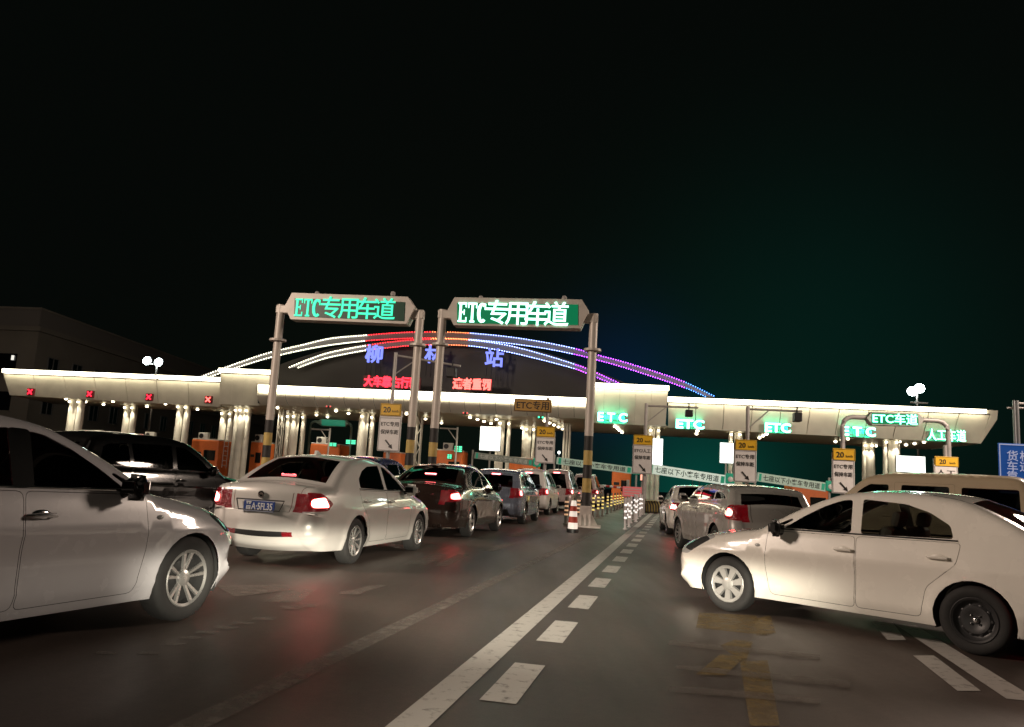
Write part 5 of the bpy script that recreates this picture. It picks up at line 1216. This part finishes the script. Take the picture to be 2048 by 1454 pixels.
def van(**o):
    """long high van with a short nose"""
    top = [(.20, .26, .2, 'lower', .08), (.06, .36, .26, 'lower', .1), (.01, .52, .32, 'bumper', .1), (.0, .68, .32, 'grille', .1), (.06, .88, .28, 'nose', .08), (.20, 1.0, .2, 'hood', .06), (.55, 1.12, .14, 'cowl', .05), (.68, 1.17, .07, 'windshield', .10), (1.05, 1.52, .06, 'windshield', .08), (1.38, 1.83, .08, 'windshield', .05), (1.62, 1.965, .12, 'roof', .04), (2.1, 2.05, .14, 'roof', .04), (3.0, 2.08, .14, 'roof', .04), (4.2, 2.08, .14, 'roof', .04), (4.72, 2.05, .14, 'roof', .05), (4.90, 1.96, .14, 'hatch', .05), (4.98, 1.80, .14, 'backlight', .05), (5.04, 1.40, .14, 'backlight', .05), (5.07, 1.16, .16, 'tail', .05), (5.08, .90, .18, 'tail', .05), (5.09, .66, .2, 'rbumper', .05), (5.10, .48, .18, 'rlower', .05), (5.02, .30, .12, 'rlower', .03)]
    sp = dict(L=5.1, W=.92, top=top, sill=.28, xf=.92, xr=3.95, zw=.34, arch=.385, R=.34, section=[(.10, .88), (.26, .95), (.45, .99), (.70, 1.0), (.95, .995), (1.15, .975), (1.3, .95), (1.6, .90), (1.85, .85), (2.2, .8)], fx=1.0, fa=.10, rx=.8, ra=.04, ga=.0, rise=.0, crease=(.86, .0, .010), crease2=(.42, 0, .010), cr=.05,
              strip={'windshield': [(0, .945, 'windshield')], 'backlight': [(0, .86, 'rear_window')], 'grille': [(0, .62, 'grille')], 'lower': [(0, .7, 'lower')], 'cowl': [(0, .9, 'cowl')]},
              seatx=(1.7, 3.3), seatz=.3, mirror=(1.15, 1.24, M_black), handles=((1.98, 1.0), (2.35, 1.0)), rims=('five', 'five'),
              regions=[('lamp', [(4.92, .92), (5.02, .92), (5.02, 1.12), (4.95, 1.14)]), ('taillight', [(4.86, .86), (5.12, .84), (5.12, 1.30), (4.90, 1.30)]), ('headlight', [(.04, .80), (.3, .80), (.52, 1.03), (.42, 1.06), (.12, .94)]),
                       ('window', [(1.06, 1.24), (2.03, 1.25), (2.03, 1.77), (1.60, 1.765), (1.36, 1.60)]), ('window', [(2.32, 1.25), (3.36, 1.25), (3.36, 1.775), (2.32, 1.775)]), ('window', [(3.62, 1.25), (4.80, 1.25), (4.78, 1.775), (3.62, 1.775)]),
                       ('door', [(1.12, .36), (1.02, .75), (1.0, 1.17), (2.13, 1.18), (2.14, .36)]), ('door', [(2.16, .36), (2.16, 1.84), (3.48, 1.84), (3.50, .36)])])
    sp.update(o); return sp
# ------------------------------------------------------------------ the cars in the picture
P_white = paint('white_car_paint', (.80, .77, .70)); P_silver = paint('silver_car_paint', (.74, .72, .68), .15, .30); P_black = paint('black_car_paint', (.010, .010, .010), rough=.2, dust=.0)
P_brown = paint('dark_brown_car_paint', (.030, .018, .014), rough=.2); P_blue = paint('blue_grey_car_paint', (.22, .25, .32), .4); P_grey = paint('grey_car_paint', (.40, .39, .36), .2); P_beige = paint('beige_van_paint', (.52, .42, .28), rough=.45, coat=.5); P_red = paint('pink_silver_car_paint', (.55, .45, .43), .3); P_whited = paint('dull_white_car_paint', (.55, .54, .56))
QUEUE = 'cars queueing for the toll lanes'
lane = 12.6
def lane_car(x, y): return gnd(x, y)
# silver sedan, third brake light lit
sil = sedan(paint=P_silver, glass=M_glassd, rglass=M_glass, wglass=M_glass, tail=M_taillit, lampm=M_brakehot, rims=('multi', 'multi'), plate=(4.592, .755, '晋A·5FL35', -4), recess=(4.578, .835, .705, .34, .29), rear='banded', hbar=(3.905, 1.165, .21, .032), emblem=(4.562, .905, .045), muffler=-.45, exhaust=(-.5,), antenna=(3.1, 1.475), seatm=M_seatl, handlem=P_silver, belt=(1.36, 3.30, .990, 1.022, M_black), grid=.06)
build_car(sil, 'silver sedan with lit brake lights and blue rear plate', 'car', QUEUE, gnd(709, 1128), 13.5, 'rr', 'sedan')
# white sedan at the left edge, seen from its right side
wl_ = sedan(paint=P_whited, scale=1.03, glass=M_glassd, wglass=M_glassd, rglass=M_glassd, mirror=(1.55, .97, M_trim), handlem=M_chrome, rims=('twin', 'twin'), R=.325, arch=.362, grid=.06, seats=False, gap=.004, nose=.86, black_pillar=True, repeater=(1.22, .80), belt=(1.36, 3.30, .992, 1.022, M_chrome))
root = build_car(wl_, 'large white sedan at the left edge with ten spoke wheels, seen from its right side', 'car', 'white sedans close to the camera', gnd(368, 1243), 20.0, 'fr', 'sedan')
# black car behind it
build_car(hatch(paint=paint('jet_black_car_paint', (.004, .004, .004), rough=.12, dust=.0), h=1.68, glass=glass('mirror_dark_glass', (.05, .05, .05), 1.5), rglass=M_glassd, wglass=M_glassd, belt=(1.36, 3.75, 1.10, 1.135, M_chrome), tail=M_tail, lampm=mat('unlit_brake_lamp', (.3, .01, .02), .15, coat=1.), grid=.06), 'black hatchback with dark glass and chrome window line behind the white sedan on the left', 'car', QUEUE, (-5.25, 15.4), 22, 'fr', 'hatchback')
brn = sedan(paint=P_brown, scale=1.05, glass=M_glassd, rglass=M_glass, wglass=M_glassd, tail=M_taillit, lampm=M_brake, rims=('five', 'five'), plate=(4.60, .77, '晋J·5C10', -5), platex=-.25, hbar=(3.79, 1.25, .24, .035), exhaust=(.45, .35), emblem=(4.54, .90, .04))
build_car(brn, 'dark brown sedan with lit brake lights ahead of the silver sedan', 'car', QUEUE, gnd(943, 1074), 12.4, 'rr', 'sedan')
build_car(hatch(paint=P_blue, h=1.60, glass=M_glassd, rglass=M_glass, tail=M_taillit, lampm=M_brake, hbar=(4.0, 1.45, .26, .03), plate=(4.30, .66, '', -5)), 'blue grey hatchback with lit brake lights ahead of the dark brown sedan', 'car', QUEUE, gnd(1050, 1048), 10.8, 'rr', 'hatchback')
build_car(hatch(paint=P_silver, h=1.80, glass=M_glassd, rglass=M_glassd, tail=M_taillit, lampm=M_brake, hbar=(4.0, 1.64, .30, .03)), 'silver people carrier with a high brake bar ahead of the blue grey hatchback', 'car', QUEUE, gnd(1099, 1030), 11, 'rr', 'people_carrier')
build_car(hatch(paint=P_red, h=1.98, glass=M_glassd, rglass=M_glassd, tail=M_taillit, lampm=M_brakehot, hbar=(4.0, 1.80, .30, .04)), 'pale van glaring red with its brake lights left of the striped gantry post', 'car', QUEUE, gnd(1148, 1022), 11, 'rr', 'people_carrier')
build_car(hatch(paint=P_red, h=1.95, glass=M_glassd, rglass=M_glassd, tail=M_taillit, lampm=M_brakehot), 'farthest car of the queue behind the striped gantry post', 'car', QUEUE, gnd(1197, 1016), 11, 'rr', 'people_carrier')
build_car(hatch(paint=paint('deep_blue_car_paint', (.02, .025, .09)), h=1.66, glass=M_glassd, rglass=M_glassd), 'deep blue car mostly hidden between the silver and brown sedans', 'car', QUEUE, (-2.95, 20.2), 11, 'rr', 'hatchback')
build_car(hatch(paint=P_black, h=1.85, glass=M_glassd, rglass=M_glassd), 'black car mostly hidden behind the dark brown sedan', 'car', QUEUE, (-1.35, 35), 12, 'rr', 'hatchback')
# right hand side
build_car(sedan(paint=P_white, glass=M_glassd, rglass=M_glassd, tail=M_taillit, lampm=M_brakehot, scale=.97), 'small white sedan with lit tail lights ahead of the grey hatchback', 'car', QUEUE, gnd(1331, 1068), 7, 'rl', 'sedan')
build_car(hatch(paint=P_grey, h=1.43, glass=M_glassd, rglass=M_glassd, tail=M_taillit, lampm=M_brake), 'grey hatchback with lit tail light behind the bonnet of the white sedan', 'car', QUEUE, gnd(1354, 1096), -3, 'fl', 'hatchback')
wr = sedan(paint=P_white, glass=M_glassl, wglass=M_glassl, rglass=M_glassl, rims=('hub7', 'steel'), mirror=(1.50, .95, M_black), scale=.93, grid=.06, repeater=(1.24, .79), belt=(1.36, 3.30, .990, 1.022, M_black), seatm=mat('grey_seat_fabric', (.22, .20, .17), .8), trim=M_trim)
build_car(wr, 'white sedan cutting across on the right with hubcap in front and bare black rear wheel', 'car', 'white sedans close to the camera', gnd(1452, 1223), -43.7, 'fl', 'sedan')
build_car(van(paint=P_beige, glass=glass('van_glass', (.10, .11, .11), 1.7), rglass=M_glassd, scale=.955), 'beige van with high roof behind the white sedan on the right', 'van', None, (8.2, 19.5), -55, 'fl', 'van')
